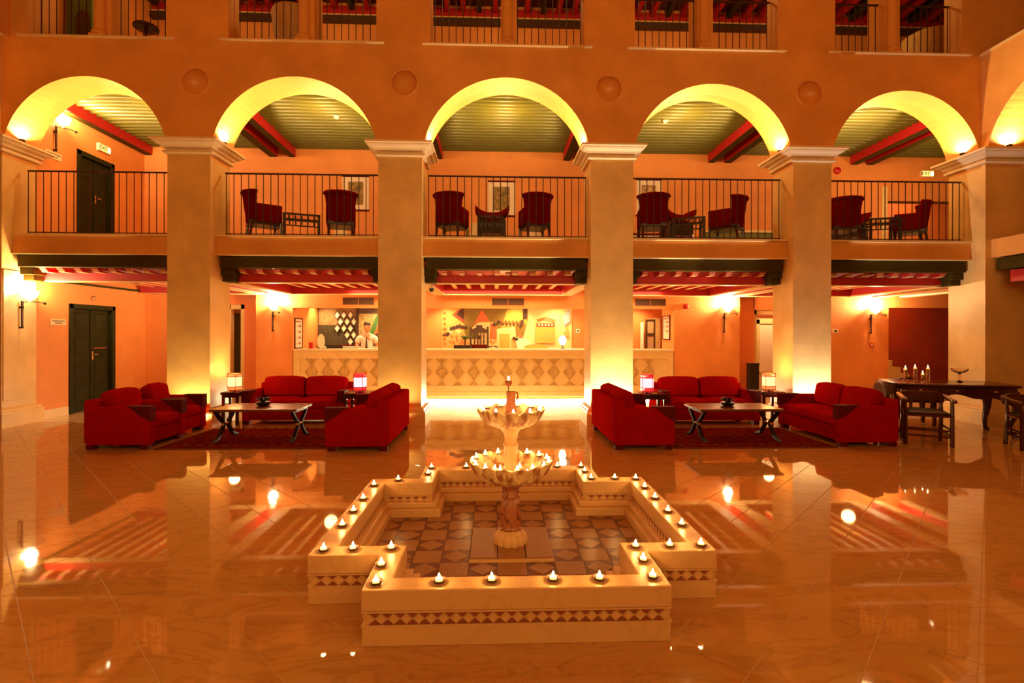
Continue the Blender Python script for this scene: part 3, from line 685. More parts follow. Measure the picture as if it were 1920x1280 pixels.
# second bay: big dark picture, lattice screen, white cabinet, plate, boxes
t = thing('stone_picture', 'large dark framed picture of a stone wall behind the left of the counter', 'picture', (-4.05, 13.40, 1.0))
M().box(-.49, -.02, 0, .49, .02, 1.2).build('frame', DBROWN, t); M().box(-.47, -.03, .05, .47, -.019, .72).build('lower_print', mat('stone_print', (.07, .05, .02), .8, var=.75, vscale=28), t); M().box(-.47, -.03, .72, .47, -.019, 1.18).build('upper_print', mat('brown_print', (.35, .2, .08), .8, var=.6, vscale=5), t)
t = thing('lattice_screen', 'dark lattice hanging screen of rounded lozenges behind the counter', 'screen', (-3.82, 13.335, 1.15))
M().box(.26, -.02, 0, .30, .02, 1.1).build('post', DBROWN, t)
for i in range(3):
    for j in range(5):
        if i + j < 2 or (j == 0 and i == 0): continue
        u, v = -.22+.17*i+.085*(j % 2), .14+.17*j
        if u > .24: continue
        M().loft([[(u+a*.085*(1+.0*b), y, v+b*.12) for a, b in ((0,-1),(.5,-.45),(1,0),(.55,.45),(0,1),(-.55,.45),(-1,0),(-.5,-.45))] for y in (-.01, .01)] + [[(u+a*.066, y, v+b*.095) for a, b in ((0,-1),(.5,-.45),(1,0),(.55,.45),(0,1),(-.55,.45),(-1,0),(-.5,-.45))] for y in (.01, -.01)], close=True).build('lozenge', DBROWN, t)
        M().loft([[(u+a*.066, y, v+b*.095) for a, b in ((0,-1),(.5,-.45),(1,0),(.55,.45),(0,1),(-.55,.45),(-1,0),(-.5,-.45))] for y in (.004, .006)]).build('pane', WHITEP, t)
for k in range(6): M().ell((-.25+.1*k, -.01, .02+.02*(k % 2)), (.05, .02, .04)).build('carved_leaf', SOFAW, t, smooth=True)
t = thing('white_cabinet', 'low white cabinet behind the left of the counter', 'cabinet', (-3.4, 13.09, 0))
M().box(-.95, -.15, 0, .95, .2, 1.14).build('body', WHITEP, t, bevel=.01)
for k in range(2): M().box(-.9+.92*k, -.165, .1, -.06+.92*k, -.149, 1.06).build('door', WHITEP, t, bevel=.006)
M().box(-.97, -.17, 1.14, .97, .2, 1.165).build('top', WHITEP, t, bevel=.005)
t = thing('bookcase_picture', 'painting of a red roof with palm leaves behind the clerk', 'picture', (-3.14, 13.40, 1.15))
M().box(-.38, -.02, 0, .40, .02, 1.0).build('frame', DBROWN, t); M().box(-.36, -.03, .3, .38, -.019, .86).build('print', mat('leaf_print', (.5, .36, .14), .8, var=.6, vscale=16), t)
M().add([(-.05, -.032, .3), (.38, -.032, .3), (.38, -.032, .7), (.2, -.032, .62)], [(0, 1, 2, 3)]).build('red_roof', MMAT[MK.index('red')], t)
M().add([(-.1, -.034, .35), (.02, -.034, .3), (.22, -.034, .86), (.12, -.034, .86)], [(0, 1, 2, 3)]).build('palm_leaf', PLANT, t)
M().add([(.0, -.036, .27), (.1, -.036, .36), (.2, -.036, .30), (.36, -.036, .42), (.4, -.036, .22), (.0, -.036, .2)], [(0, 1, 2, 3, 4, 5)]).build('dark_hill', MMAT[MK.index('dark')], t)
t = thing('standing_plate', 'white oval plate standing on the counter at the left', 'plate', (-4.01, BW+.28, 1.145), .35)
o = M().loft([[(.085*cos(2*pi*i/24)*r, y, .17*sin(2*pi*i/24)*r + .17) for i in range(24)] for r, y in ((1, 0), (.97, -.012), (.7, -.006), (.01, -.004))]).build('plate', WHITEP, t, smooth=True)
M().box(-.05, .0, 0, .05, .05, .03).build('stand', DBROWN, t)
t = thing('red_box', 'small dark red box standing on the counter at the left end', 'box', (-4.23, BW+.25, 1.145))
M().box(-.04, -.03, 0, .04, .03, .145).build('body', REDP, t, bevel=.003); M().box(-.042, -.032, .125, .042, .032, .15).build('lid', REDP, t, bevel=.003)
def notice(loc, rz, wd, hg, label, cols):
    t = thing('notice_frame', label, 'notice', loc, rz)
    M().box(-wd/2, -.025, 0, wd/2, 0, .02).box(-wd/2, -.025, hg-.02, wd/2, 0, hg).box(-wd/2, -.025, 0, -wd/2+.02, 0, hg).box(wd/2-.02, -.025, 0, wd/2, 0, hg).build('frame', SOFAW, t)
    M().box(-wd/2+.01, -.012, .01, wd/2-.01, -.004, hg-.01).build('print', PAPER, t)
    m = M(); m.box(-wd*.4, -.0135, hg*.86, wd*.35, -.0115, hg*.91)
    for k in range(cols): m.box(wd*.02, -.0135, hg*(.7-.19*k), wd*.3, -.0115, hg*(.78-.19*k)); m.box(-wd*.4, -.0135, hg*(.73-.19*k), -wd*.05, -.0115, hg*(.74-.19*k))
    m.build('printed_blocks', JUG, t)
notice((ALC[0], 12.06, 1.15), pi/2, .46, .70, 'white printed notice in a dark red frame at the left end of the counter', 4)
notice((ALC[1], 12.25, 1.36), -pi/2, .50, .58, 'white notice in a dark red frame on the alcove wall at the right', 3)
t = thing('glazed_door', 'dark glazed door standing open in the right of the reception', 'door', (4.06, 13.25, 0), .1)
M().box(-.13, -.02, 0, -.09, .02, 1.88).box(.09, -.02, 0, .13, .02, 1.88).box(-.13, -.02, 1.84, .13, .02, 1.88).build('frame', DBROWN, t)
for k in range(4): M().box(-.09, -.018, .1+.45*k, .09, .018, .17+.45*k).build('rail', DBROWN, t); M().box(-.09, -.005, .17+.45*k, .09, .005, .55+.45*k).build('pane', mat('door_pane_%d' % k, (.5, .3, .16), .2), t)
M().box(.13, -.02, 0, .27, .12, 1.92).build('cupboard_side', TUB, t)
t = thing('upright_board', 'narrow white upright board in the right of the reception', 'board', (3.84, 13.25, .05)); M().box(-.04, -.02, 0, .04, .02, 1.75).build('board', GLOW if False else WHITEP, t); M().box(-.05, -.03, -.05, .05, .03, 0).build('foot', DBROWN, t)

# the clerk behind the counter
def skin_mesh(name, pts, edges, rad, m, root, parent, sub=2):
    me = bpy.data.meshes.new(name); me.from_pydata(pts, edges, []); o = bpy.data.objects.new(name, me); COL.objects.link(o)
    sk = o.modifiers.new('skin', 'SKIN'); sk.use_smooth_shade = True
    for i, r in enumerate(rad):
        v = me.skin_vertices[0].data[i]; v.radius = r if isinstance(r, tuple) else (r, r); v.use_root = i == root
    sb = o.modifiers.new('sub', 'SUBSURF'); sb.levels = sub; sb.render_levels = sub
    me.materials.append(m); o.parent = parent; return o
pz = .0
per = thing('person', 'person in a white short-sleeved shirt and tie standing behind the counter, looking down', 'person', (-3.11, 12.66, pz), R(8))
# body: skin coloured continuous figure; local front is -y
pts = [(0, 0, .95), (0, .01, 1.12), (0, .0, 1.32), (0, .0, 1.44), (0, -.01, 1.50), (0, -.03, 1.56),
       (-.17, 0, 1.42), (-.24, -.02, 1.20), (-.15, -.22, 1.10), (-.08, -.30, 1.12), (.17, 0, 1.42), (.25, .0, 1.18), (.20, -.19, 1.04), (.12, -.27, 1.06),
       (-.09, 0, .9), (-.10, -.01, .5), (-.10, .02, .08), (-.10, -.12, .035), (.09, 0, .9), (.10, -.01, .5), (.10, .02, .08), (.10, -.12, .035)]
ed = [(0,1),(1,2),(2,3),(3,4),(4,5),(3,6),(6,7),(7,8),(8,9),(3,10),(10,11),(11,12),(12,13),(0,14),(14,15),(15,16),(16,17),(0,18),(18,19),(19,20),(20,21)]
rd = [(.15,.10),(.14,.10),(.16,.11),(.10,.08),.052,.05,.065,.047,.036,.026,.065,.047,.036,.026,.085,.06,.045,.035,.085,.06,.045,.035]
skin_mesh('body', pts, ed, rd, SKIN, 0, per)
sh = [(0, 0, .93), (0, .01, 1.12), (0, 0, 1.32), (0, 0, 1.43), (-.175, 0, 1.42), (-.235, -.015, 1.25), (.175, 0, 1.42), (.24, 0, 1.24)]
skin_mesh('shirt', sh, [(0,1),(1,2),(2,3),(3,4),(4,5),(3,6),(6,7)], [(.175,.125),(.165,.12),(.18,.13),(.11,.095),.082,.075,.082,.075], SHIRT, 0, per)
skin_mesh('trousers', [(0, 0, .95), (-.09, 0, .86), (-.10, -.01, .5), (-.10, .02, .12), (.09, 0, .86), (.10, -.01, .5), (.10, .02, .12)], [(0,1),(1,2),(2,3),(0,4),(4,5),(5,6)], [(.16,.115),.10,.075,.065,.10,.075,.065], DBROWN, 0, per)
m = M(); m.prism([(-.012, 1.42), (.012, 1.42), (.03, 1.10), (0, 1.05), (-.03, 1.10)], 'y', -.155, -.146); m.build('tie', DBROWN, per)
m = M(); m.loft([[(-.055, -.07, 1.455), (0, -.085, 1.44), (.055, -.07, 1.455), (.07, .0, 1.475), (0, .07, 1.48), (-.07, 0, 1.475)], [(-.05, -.06, 1.50), (0, -.07, 1.49), (.05, -.06, 1.50), (.06, 0, 1.52), (0, .06, 1.525), (-.06, 0, 1.52)]], cap=False).build('collar', SHIRT, per)
hd = M().ell((0, -.03, 1.655), (.076, .097, .118), 20, 14)
hd.ell((0, -.105, 1.585), (.035, .03, .03), 10, 6).loft([[(-.012, -.12, 1.675), (.012, -.12, 1.675), (.008, -.115, 1.68)], [(-.018, -.142, 1.632), (.018, -.142, 1.632), (0, -.12, 1.625)]])
for s_ in (-1, 1): hd.ell((s_*.078, -.02, 1.65), (.012, .024, .034), 8, 6)
hd.build('head', SKIN, per, smooth=True)
m = M()
for s_ in (-1, 1): m.ell((s_*.03, -.117, 1.668), (.013, .008, .007), 8, 6); m.box(s_*.03-.018, -.125, 1.686, s_*.03+.018, -.115, 1.692)
m.build('eyes', HAIR, per); M().ell((0, -.125, 1.597), (.024, .008, .006), 8, 6).build('mouth', SOFAW, per)
M().loft([[((.083)*cos(2*pi*i/20)*r, -.022+.102*sin(2*pi*i/20)*r, z + (.045 if sin(2*pi*i/20) < -.35 and z < 1.72 else 0)) for i in range(20)] for r, z in ((.98, 1.665), (1.03, 1.70), (.98, 1.735), (.75, 1.77), (.3, 1.785))]).build('hair', HAIR, per, smooth=True)
for s_, hx in ((-1, (-.08, -.30, 1.12)), (1, (.12, -.27, 1.06))):
    pts = [hx, (hx[0]+.03*-s_*.3, hx[1]-.05, hx[2])]; ed = [(0, 1)]; rd = [.024, (.036, .018)]
    for k in range(4):
        b = len(pts); x = pts[1][0] + (-.027+.018*k); L = [.068, .078, .074, .06][k]
        pts += [(x, pts[1][1]-.03, hx[2]), (x, pts[1][1]-.03-L*.5, hx[2]-.008), (x, pts[1][1]-.03-L, hx[2]-.03)]; ed += [(1, b), (b, b+1), (b+1, b+2)]; rd += [.009, .0085, .007]
    b = len(pts); pts += [(hx[0]-s_*.045, hx[1]-.04, hx[2]-.01), (hx[0]-s_*.06, hx[1]-.08, hx[2]-.02)]; ed += [(0, b), (b, b+1)]; rd += [.011, .008]
    skin_mesh('hand', pts, ed, rd, SKIN, 0, per, 1)

# ------------------------------------------------------------ doorways either side of the reception, stairs at the right
def doorway(n, x0, x1, y, h, m):
    o = struct(M().box(x0, y-.05, 0, x0+.13, y+.1, h).box(x1-.13, y-.05, 0, x1, y+.1, h).box(x0, y-.05, h-.13, x1, y+.1, h).build('door_%d' % n, m, bevel=.006)); return o
d3 = doorway(3, -6.20, -5.72, BW+.35, 2.18, CREAMD)
M().box(-6.5, BW+.9, 0, -6.08, BW+.95, 1.98).build('door_leaf', mat('olive_door', (.16, .15, .03), .5), d3); M().box(-6.5, BW+.88, 1.98, -5.8, BW+.95, 2.16).build('transom', CREAMD, d3)
M().box(-7.28, BW-.02, 0, -7.18, BW+.26, 2.12).box(-7.18, BW+.2, 0, -6.3, BW+.24, 2.05).build('door_panel', CREAMD, d3)
light('POINT', (-5.5, 13.3, 2.1), 22, WARM, .06)
d4 = doorway(4, 6.18, 7.2, BW+.45, 2.10, CREAMD)
M().box(7.12, 13.6, 0, 8.0, 13.7, 1.78).build('door_leaf', WHITEP, d4); M().box(7.0, 13.55, 1.78, 8.0, 13.72, 1.92).box(7.0, 13.55, 0, 7.12, 13.72, 1.9).box(7.0, 13.55, .42, 8.0, 13.72, .5).build('door_frame', CREAMD, d4)
for k in range(4): M().box(7.12, 13.58, .04+.1*k, 7.9, 13.6, .12+.1*k).build('panel_strip', WHITEP, d4)
light('POINT', (7.4, 12.9, 2.2), 45, YEL, .08)
t = thing('litter_bin', 'black upright bin beside the cream doorway in the fourth bay', 'bin', (5.97, BW-.08, 0)); M().box(-.12, -.06, 0, .12, .06, .80).build('body', BLK, t, bevel=.01); M().box(-.13, -.07, .80, .13, .07, .83).build('lid', BLK, t)
st = struct(M().box(9.25, 12.0, 0, 9.45, 13.2, .17).build('stairs', FMAR))
for k in range(7): M().box(9.25+.05, 12.6-.0, .17*k, 10.9-.22*k, 13.2, .17*(k+1)).build('stair_step', CREAMD, st)
struct(M().box(-5.365, BW-.02, 0, ALC[0], BW, .14).box(ALC[1], BW-.02, 0, 5.70, BW, .14).box(8.315, BW-.02, 0, 9.251, BW, .14).build('baseboard_back', CREAM, bevel=.006))
light('POINT', (9.9, 12.4, 2.4), 34, AMBER, .1)

# ------------------------------------------------------------ sofas
def cushion(x0, y0, z0, x1, y1, z1, r=.05, bulge=.02):
    m = M(); nx, ny = 6, 6
    cx, cyy = (x0+x1)/2, (y0+y1)/2
    for (z, s, b) in ((z0, 1, 0), (z1, 1, bulge)): pass
    rings = []
    for z, ins in ((z0, r*.7), (z0+r*.4, r*.12), (z0+r, 0), (z1-r, 0), (z1-r*.4, r*.12), (z1, r*.7), (z1+bulge, (x1-x0)*.25)):
        a, b, c, d = x0+ins, x1-ins, y0+min(ins, (y1-y0)*.4), y1-min(ins, (y1-y0)*.4); q = r*.6
        q = min(q, (b-a)*.3, (d-c)*.3)
        rings.append([(a+q, c, z), (b-q, c, z), (b-q*.3, c+q*.3, z), (b, c+q, z), (b, d-q, z), (b-q*.3, d-q*.3, z), (b-q, d, z), (a+q, d, z), (a+q*.3, d-q*.3, z), (a, d-q, z), (a, c+q, z), (a+q*.3, c+q*.3, z)])
    return m.loft(rings)
def sofa(label, loc, rz, W, D, n, group=None, arm=.11):
    t = thing('sofa' if n > 1 else 'armchair', label, 'sofa' if n > 1 else 'armchair', loc, rz, group)
    hw = W/2
    M().box(-hw+arm, -D/2+.03, .07, hw-arm, D/2-.10, .26).build('base', SOFA, t, bevel=.012)
    for s_ in (-1, 1):
        a, b = sorted((s_*hw, s_*(hw-arm)))
        ar = M().box(a, -D/2, .055, b, D/2-.04, .545).build('arm', SOFA, t, bevel=.022, seg=3)
        M().prism([(-D/2-.006, .36), (-D/2+.13, .44), (-D/2+.26, .545), (-D/2+.30, .556), (-D/2-.006, .556)], 'x', a-.006, b+.006).build('armrest', SOFAW, ar, bevel=.01)
    M().box(-hw+.01, D/2-.17, .07, hw-.01, D/2, .635).build('back_frame', SOFA, t, bevel=.03, seg=3)
    iw = (W-2*arm)/n
    for k in range(n):
        x0 = -hw+arm+iw*k
        cushion(x0+.006, -D/2+.01, .255, x0+iw-.006, D/2-.18, .40, .045, .018).build('seat_cushion', SOFA, t, smooth=True)
        bc = cushion(x0+.012, -.09, 0, x0+iw-.012, .10, .345, .06, .02).build('back_cushion', SOFA, t, (0, D/2-.27, .395), smooth=True); bc.rotation_euler = (R(-12), 0, 0)
    for s_ in (-1, 1):
        for q in (-1, 1): M().cbox(s_*(hw-.06), q*(D/2-.08), .03, .09, .1, .06).build('foot', SOFAW, t)
    return t
GL, GR = 'red seats of the left lounge', 'red seats of the right lounge'
sofa('red armchair nearest the camera in the left lounge, its side turned to us', (-4.85, 7.145, 0), R(90), .78, .84, 1, GL)
sofa('red armchair behind the nearest one in the left lounge, in front of the first pillar', (-4.90, 7.875, 0), R(90), .64, .80, 1, GL)
sofa('red two-seat sofa facing us behind the left coffee table', (-3.30, 8.96, 0), 0, 1.66, .84, 2, GL)
sofa('red two-seat sofa with its back to the fountain, right side of the left lounge', (-1.74, 7.365, 0), R(-90), 1.58, .81, 2, GL)
sofa('red two-seat sofa with its back to the fountain, left side of the right lounge', (1.94, 7.33, 0), R(90), 1.52, .81, 2, GR)
sofa('red two-seat sofa facing us behind the right coffee table', (3.60, 8.78, 0), 0, 1.64, .84, 2, GR)
sofa('red two-seat sofa at the right end of the right lounge, beside the dark table', (5.00, 7.415, 0), R(-90), 1.48, .84, 2, GR)

# rugs, coffee tables, side tables, lamps
def rug(label, x0, x1, y0, y1):
    t = thing('rug', label, 'rug', ((x0+x1)/2, (y0+y1)/2, 0), 0, 'lounge rugs'); a, b = (x1-x0)/2, (y1-y0)/2
    M().rect(-a+.05, a-.05, -b+.05, b-.05, [(0, .001), (0, .012), (-.004, .014)]).build('pile', RUG, t)
    M().box(-a, -b, .001, a, -b+.05, .011).box(-a, b-.05, .001, a, b, .011).box(-a, -b+.05, .001, -a+.05, b-.05, .011).box(a-.05, -b+.05, .001, a, b-.05, .011).build('border', RUGB, t)
    m = M()
    for k in range(13):
        x = -a+.15+(2*a-.3)*k/12
        for q in range(3): m.prism([(x-.05, -b+.2+q*.6), (x, -b+.14+q*.6), (x+.05, -b+.2+q*.6), (x, -b+.26+q*.6)], 'z', .012, .0155)
    m.build('woven_motifs', RUGB, t)
rug('dark red patterned rug of the left lounge', -4.38, -2.15, 6.74, 8.16); rug('dark red patterned rug of the right lounge', 2.36, 4.54, 6.62, 8.05)
def coffee_table(label, x0, x1, y0, y1):
    t = thing('coffee_table', label, 'table', ((x0+x1)/2, (y0+y1)/2, .013), 0, 'lounge coffee tables'); a, b = (x1-x0)/2, (y1-y0)/2
    tp = M().box(-a, -b, .415, a, b, .448).build('tabletop', WOOD, t, bevel=.006)
    for s_ in (-1, 1): M().box(-a+.01, s_*(b-.02)-.01, .449, a-.01, s_*(b-.02)+.01, .4495).build('inlay_line', MOSL, tp)
    for s_ in (-1, 1):
        x = s_*(a-.07)
        for q in (-1, 1):
            pth = [(x, q*(b-.03), .415), (x, q*(b*.62), .33), (x, q*.075, .24), (x, q*.055, .20), (x, q*.12, .12), (x, q*(b*.66), .04), (x, q*(b+.02), .0)]
            m = M(); rs = []
            for i, p_ in enumerate(pth):
                d = Vector(pth[min(i+1, 6)]) - Vector(pth[max(i-1, 0)]); nn = Vector((0, -d.z, d.y)).normalized()*.021
                if i in (0, 6): nn = Vector((0, .026, 0))*(-1 if nn.y < 0 else 1)
                rs.append([(x-.022, p_[1]+nn.y, p_[2]+nn.z), (x+.022, p_[1]+nn.y, p_[2]+nn.z), (x+.022, p_[1]-nn.y, p_[2]-nn.z), (x-.022, p_[1]-nn.y, p_[2]-nn.z)])
            m.loft(rs).build('leg', LEGB, t, bevel=.004)
        M().tube([(x, -.09, .215), (x, .09, .215)], .022, 10).build('connector', CHROME, t, smooth=True)
        M().box(x-.02, -b+.04, .385, x+.02, b-.04, .415).build('end_rail', WOOD, t)
    M().box(-a+.07, -.02, .385, a-.07, .02, .415).build('stretcher', WOOD, t)
coffee_table('dark wooden coffee table on curved crossed legs, left lounge', -3.87, -2.70, 7.10, 7.72)
coffee_table('dark wooden coffee table on curved crossed legs, right lounge', 2.84, 4.02, 6.98, 7.60)
def rosette(x, y, label):
    t = thing('ornament_bowl', label, 'ornament', (x, y, .461), 0, 'dark flower bowls on the coffee tables')
    M().lathe([(.06, 0), (.09, .02), (.10, .05), (.07, .055)], n=16).build('bowl', BLACKI, t, smooth=True)
    me = M().loft([[(0, -.005, .045), (0, .005, .045)], [(.05, -.028, .07), (.05, .028, .07)], [(.10, -.022, .10), (.10, .022, .10)], [(.13, -.003, .09), (.13, .003, .09)]], cap=False).mesh('petal', BLACKI)
    for k in range(12):
        o = link('petal', me, t); o.rotation_euler = (0, -.25 if k % 2 else .0, 2*pi*k/12)
    M().ell((0, 0, .075), (.04, .04, .03)).build('heart', BLACKI, t, smooth=True)
rosette(-3.32, 7.50, 'dark flower-shaped bowl on the left coffee table'); rosette(3.38, 7.33, 'dark flower-shaped bowl on the right coffee table')
def side_table(label, x, y, s, h, two=False):
    t = thing('side_table', label, 'table', (x, y, 0), 0, 'small square side tables')
    M().cbox(0, 0, h-.02, s, s, .04).build('tabletop', MAHOG, t, bevel=.006)
    for a in (-1, 1):
        for b in (-1, 1): M().cbox(a*(s/2-.035), b*(s/2-.035), (h-.04)/2, .04, .04, h-.04).build('leg', MAHOG, t, bevel=.004)
    M().cbox(0, -s/2+.03, h-.065, s-.09, .02, .05).build('apron', MAHOG, t); M().cbox(0, s/2-.03, h-.065, s-.09, .02, .05).build('apron', MAHOG, t)
    if two: M().cbox(0, -.0, h-.16, s-.02, s-.02, .025).build('lower_shelf', MAHOG, t)
side_table('dark square side table with amber lamp at the first pillar, left lounge', -4.295, 8.62, .29, .54)
side_table('dark two-tier side table with red lamp, right of the left back sofa', -2.16, 8.42, .46, .55, True)
side_table('dark square side table with red lamp, left of the right back sofa', 2.565, 8.30, .40, .54)
side_table('dark square side table with amber lamp at the fourth pillar, right lounge', 4.645, 8.56, .38, .54)
def table_lamp(label, x, y, z, red):
    t = thing('table_lamp', label, 'lamp', (x, y, z), 0, 'glowing drum table lamps')
    sm = SHADER if red else SHADE; r = .105
    M().lathe([(.07, 0), (.07, .012), (.02, .02), (.015, .06)], n=16).build('base', MAHOG, t)
    M().lathe([(r, .03), (r, .085)], n=24, cap=False).build('shade', sm, t, smooth=True); M().lathe([(r, .245), (r, .295)], n=24, cap=False).build('shade', sm, t, smooth=True)
    M().lathe([(r, .085), (r, .245)], n=24, cap=False).build('lit_shade', SHADEH if not red else RHOT, t, smooth=True)
    for z_ in (.03, .085, .245, .295): M().lathe([(r+.004, z_-.004), (r+.004, z_+.004), (r-.002, z_+.004), (r-.002, z_-.004)], n=24, cap=False).build('shade_ring', SOFAW, t)
    for k in range(4): M().tube([(r*cos(k*pi/2+.6)*1.02, r*sin(k*pi/2+.6)*1.02, .03), (r*cos(k*pi/2+.6)*1.02, r*sin(k*pi/2+.6)*1.02, .295)], .004, 5).build('shade_rib', SOFAW, t)
    light('POINT', (x, y, z+.36), 16, (1, .14, .07) if red else (1, .40, .10), .08, name='table_lamp_light')
RHOT = emis('lamp_shade_red_hot', (1, .38, .40), 2.4)
table_lamp('glowing amber drum lamp at the first pillar, left lounge', -4.28, 8.62, .54, False)
table_lamp('glowing red drum lamp on the two-tier table, left lounge', -2.18, 8.42, .55, True)
table_lamp('glowing red drum lamp left of the right back sofa', 2.49, 8.30, .54, True)
table_lamp('glowing amber drum lamp at the fourth pillar, right lounge', 4.66, 8.56, .54, False)
# floor uplights in front of the pillars
for i, (x, pw, col) in enumerate(((-4.70, 95, YEL), (-1.60, 45, YEL), (1.95, 330, (1, .80, .50)), (5.22, 200, (1, .88, .80)))):
    t = thing('floor_uplight', 'small floor uplight at the foot of the %s pillar from left' % ORD[i], 'uplight', (x, F-.125, 0), 0, 'uplights at the pillar feet')
    M().lathe([(.034, 0), (.036, .05), (.032, .06)], n=14, cap=False).build('housing', IRON, t); M().lathe([(.031, .045), (.001, .046)], n=14).build('lens', GLOW, t)
    o = light('SPOT', (x, F-.125, .08), pw, col, .03, (0, 0, 0), 'floor_uplight_beam', 150, .9); o.rotation_euler = Vector((0, .22, 1)).to_track_quat('-Z', 'Y').to_euler()

# ------------------------------------------------------------ dark carved table at the right and its chairs
TA = R(-19.2)
t = thing('carved_table', 'long dark polished table with a scalloped carved apron and curved legs at the right', 'table', (6.13+.78*cos(TA)-.42*sin(TA), 7.63+.78*sin(TA)+.42*cos(TA), 0), TA)
L2, W2 = .78, .42
def serp(z, o=0):
    ps = []
    for i in range(48):
        a = 2*pi*i/48; c, s_ = cos(a), sin(a)
        e = .28; x = (abs(c)**e)*(1 if c > 0 else -1)*(L2+o); y = (abs(s_)**e)*(1 if s_ > 0 else -1)*(W2+o)
        y += .025*cos(x*7)*(1 if s_ > 0 else -1)*(abs(s_) > .5); ps.append((x, y, z))
    return ps
M().loft([serp(.72, .01), serp(.73, .03), serp(.745, .035), serp(.757, .025), serp(.76, .01)]).build('tabletop', MAHOG, t, smooth=True)
def apron(along):
    pr = []; n = 28; hl = (L2 if along else W2) - .07
    for i in range(n+1):
        u = -1 + 2*i/n; z = .585 - .12*abs(u)**2.2 + .025*cos(u*9.5); pr.append((u*hl, z))
    return [(-hl, .72)] + pr + [(hl, .72)]
for s_ in (-1, 1):
    ap = M().prism(apron(True), 'y', s_*(W2-.05)-.015, s_*(W2-.05)+.015).build('apron', MAHOG, t, bevel=.004)
    M().prism(apron(False), 'x', s_*(L2-.05)-.015, s_*(L2-.05)+.015).build('apron', MAHOG, t, bevel=.004)
    for k in range(3):
        c = -.46+.46*k; dw = M().box(c-.2, s_*(W2-.034)-.012, .625, c+.2, s_*(W2-.034)+.012, .705).build('drawer', MAHOG, t, bevel=.01)
        M().ell((c, s_*(W2-.014), .665), (.03, .012, .01)).build('pull', CHROME, dw, smooth=True)
    for q in (-1, 1):
        pth = [(s_*(L2-.08), q*(W2-.07), .66), (s_*(L2-.05), q*(W2-.04), .50), (s_*(L2-.06), q*(W2-.06), .36), (s_*(L2-.11), q*(W2-.10), .18), (s_*(L2-.10), q*(W2-.09), .06), (s_*(L2-.06), q*(W2-.05), .0)]
        M().tube(pth, [.06, .062, .048, .032, .028, .04], 10).build('leg', MAHOG, t, smooth=True)
def captain(label, loc, rz):
    t = thing('captain_chair', label, 'chair', loc, rz, 'dark wooden armchairs at the carved table')
    a, b = .25, .20
    M().prism([(-a-.01, -b-.03), (a+.01, -b-.03), (a-.02, b+.02), (-a+.02, b+.02)], 'z', .39, .42).build('seat_frame', MAHOG, t, bevel=.006)
    cushion(-a+.02, -b-.015, .415, a-.02, b, .455, .03, .02).build('seat_cushion', BLK, t, smooth=True)
    for s_ in (-1, 1):
        M().tube([(s_*a, -b, 0), (s_*a, -b, .40), (s_*(a+.005), -b+.02, .60)], [.026, .024, .022], 8).build('leg', MAHOG, t, smooth=True)
        M().tube([(s_*(a-.03), b+.06, 0), (s_*(a-.03), b, .40), (s_*(a-.03), b+.05, .66)], [.026, .024, .020], 8).build('leg', MAHOG, t, smooth=True)
        M().loft([[(s_*(a+.01)-.035, y, z), (s_*(a+.01)+.035, y, z), (s_*(a+.01)+.03, y, z+.035), (s_*(a+.01)-.03, y, z+.035)] for y, z in ((-b-.06, .585), (-b-.03, .60), (-.05, .605), (b+.04, .63))]).build('armrest', MAHOG, t, bevel=.01)
        M().tube([(s_*a, -b, .14), (s_*(a-.03), b+.035, .16)], .014, 6).tube([(s_*a, -b, .22), (s_*(a-.03), b+.02, .24)], .014, 6).build('side_stretcher', MAHOG, t)
    for z in (.13, .21): M().tube([(-a, -b, z), (a, -b, z)], .015, 6).build('front_stretcher', MAHOG, t)
    M().tube([(-a+.03, b+.035, .16), (a-.03, b+.035, .16)], .014, 6).build('back_stretcher', MAHOG, t)
    pr = [(-.26, .55), (-.16, .53), (-.06, .555), (0, .535), (.06, .555), (.16, .53), (.26, .55), (.27, .66), (.16, .70), (0, .685), (-.16, .70), (-.27, .66)]
    M().prism(pr, 'y', b+.035, b+.065).build('crest_rail', MAHOG, t, bevel=.006)
    for s_ in (-1, 0, 1): M().box(s_*.12-.018, b+.02, .41, s_*.12+.018, b+.045, .56).build('back_slat', MAHOG, t)
captain('dark wooden armchair with black seat in front of the left end of the carved table', (5.97, 6.92, 0), R(-30))
captain('dark wooden armchair with black seat at the right edge, in front of the carved table', (7.13, 6.50, 0), R(-22))
def leather(label, loc, rz, bm_):
    t = thing('leather_chair', label, 'chair', loc, rz)
    t.scale = (1, 1, .94)
    M().box(-.25, -.24, .40, .25, .22, .48).build('seat', BLK, t, bevel=.02)
    o = M().prism([(-.25, .50)] + [(-.25+.25*(1-cos(pi*i/16)), .62+.20*sin(pi*i/16)) for i in range(17)] + [(.25, .50)], 'y', .17, .24).build('backrest', bm_, t, bevel=.02)
    for s_ in (-1, 1):
        for q in (-.2, .2): M().cbox(s_*.22, q, .2, .045, .045, .40).build('leg', MAHOG, t)
        M().tube([(s_*.22, .2, .42), (s_*.24, .21, .55)], .02, 6).build('back_post', MAHOG, t)
leather('black round-backed leather chair behind the carved table', (7.07, 8.44, 0), R(-19+0), BLK)
leather('brown leather-backed chair at the left end of the carved table', (5.93, 7.99, 0), R(252), mat('brown_leather', (.06, .02, .008), .45))
def at_table(u, v): return (6.13+.78*cos(TA)-.42*sin(TA) + u*cos(TA)-v*sin(TA), 7.63+.78*sin(TA)+.42*cos(TA) + u*sin(TA)+v*cos(TA), .76)
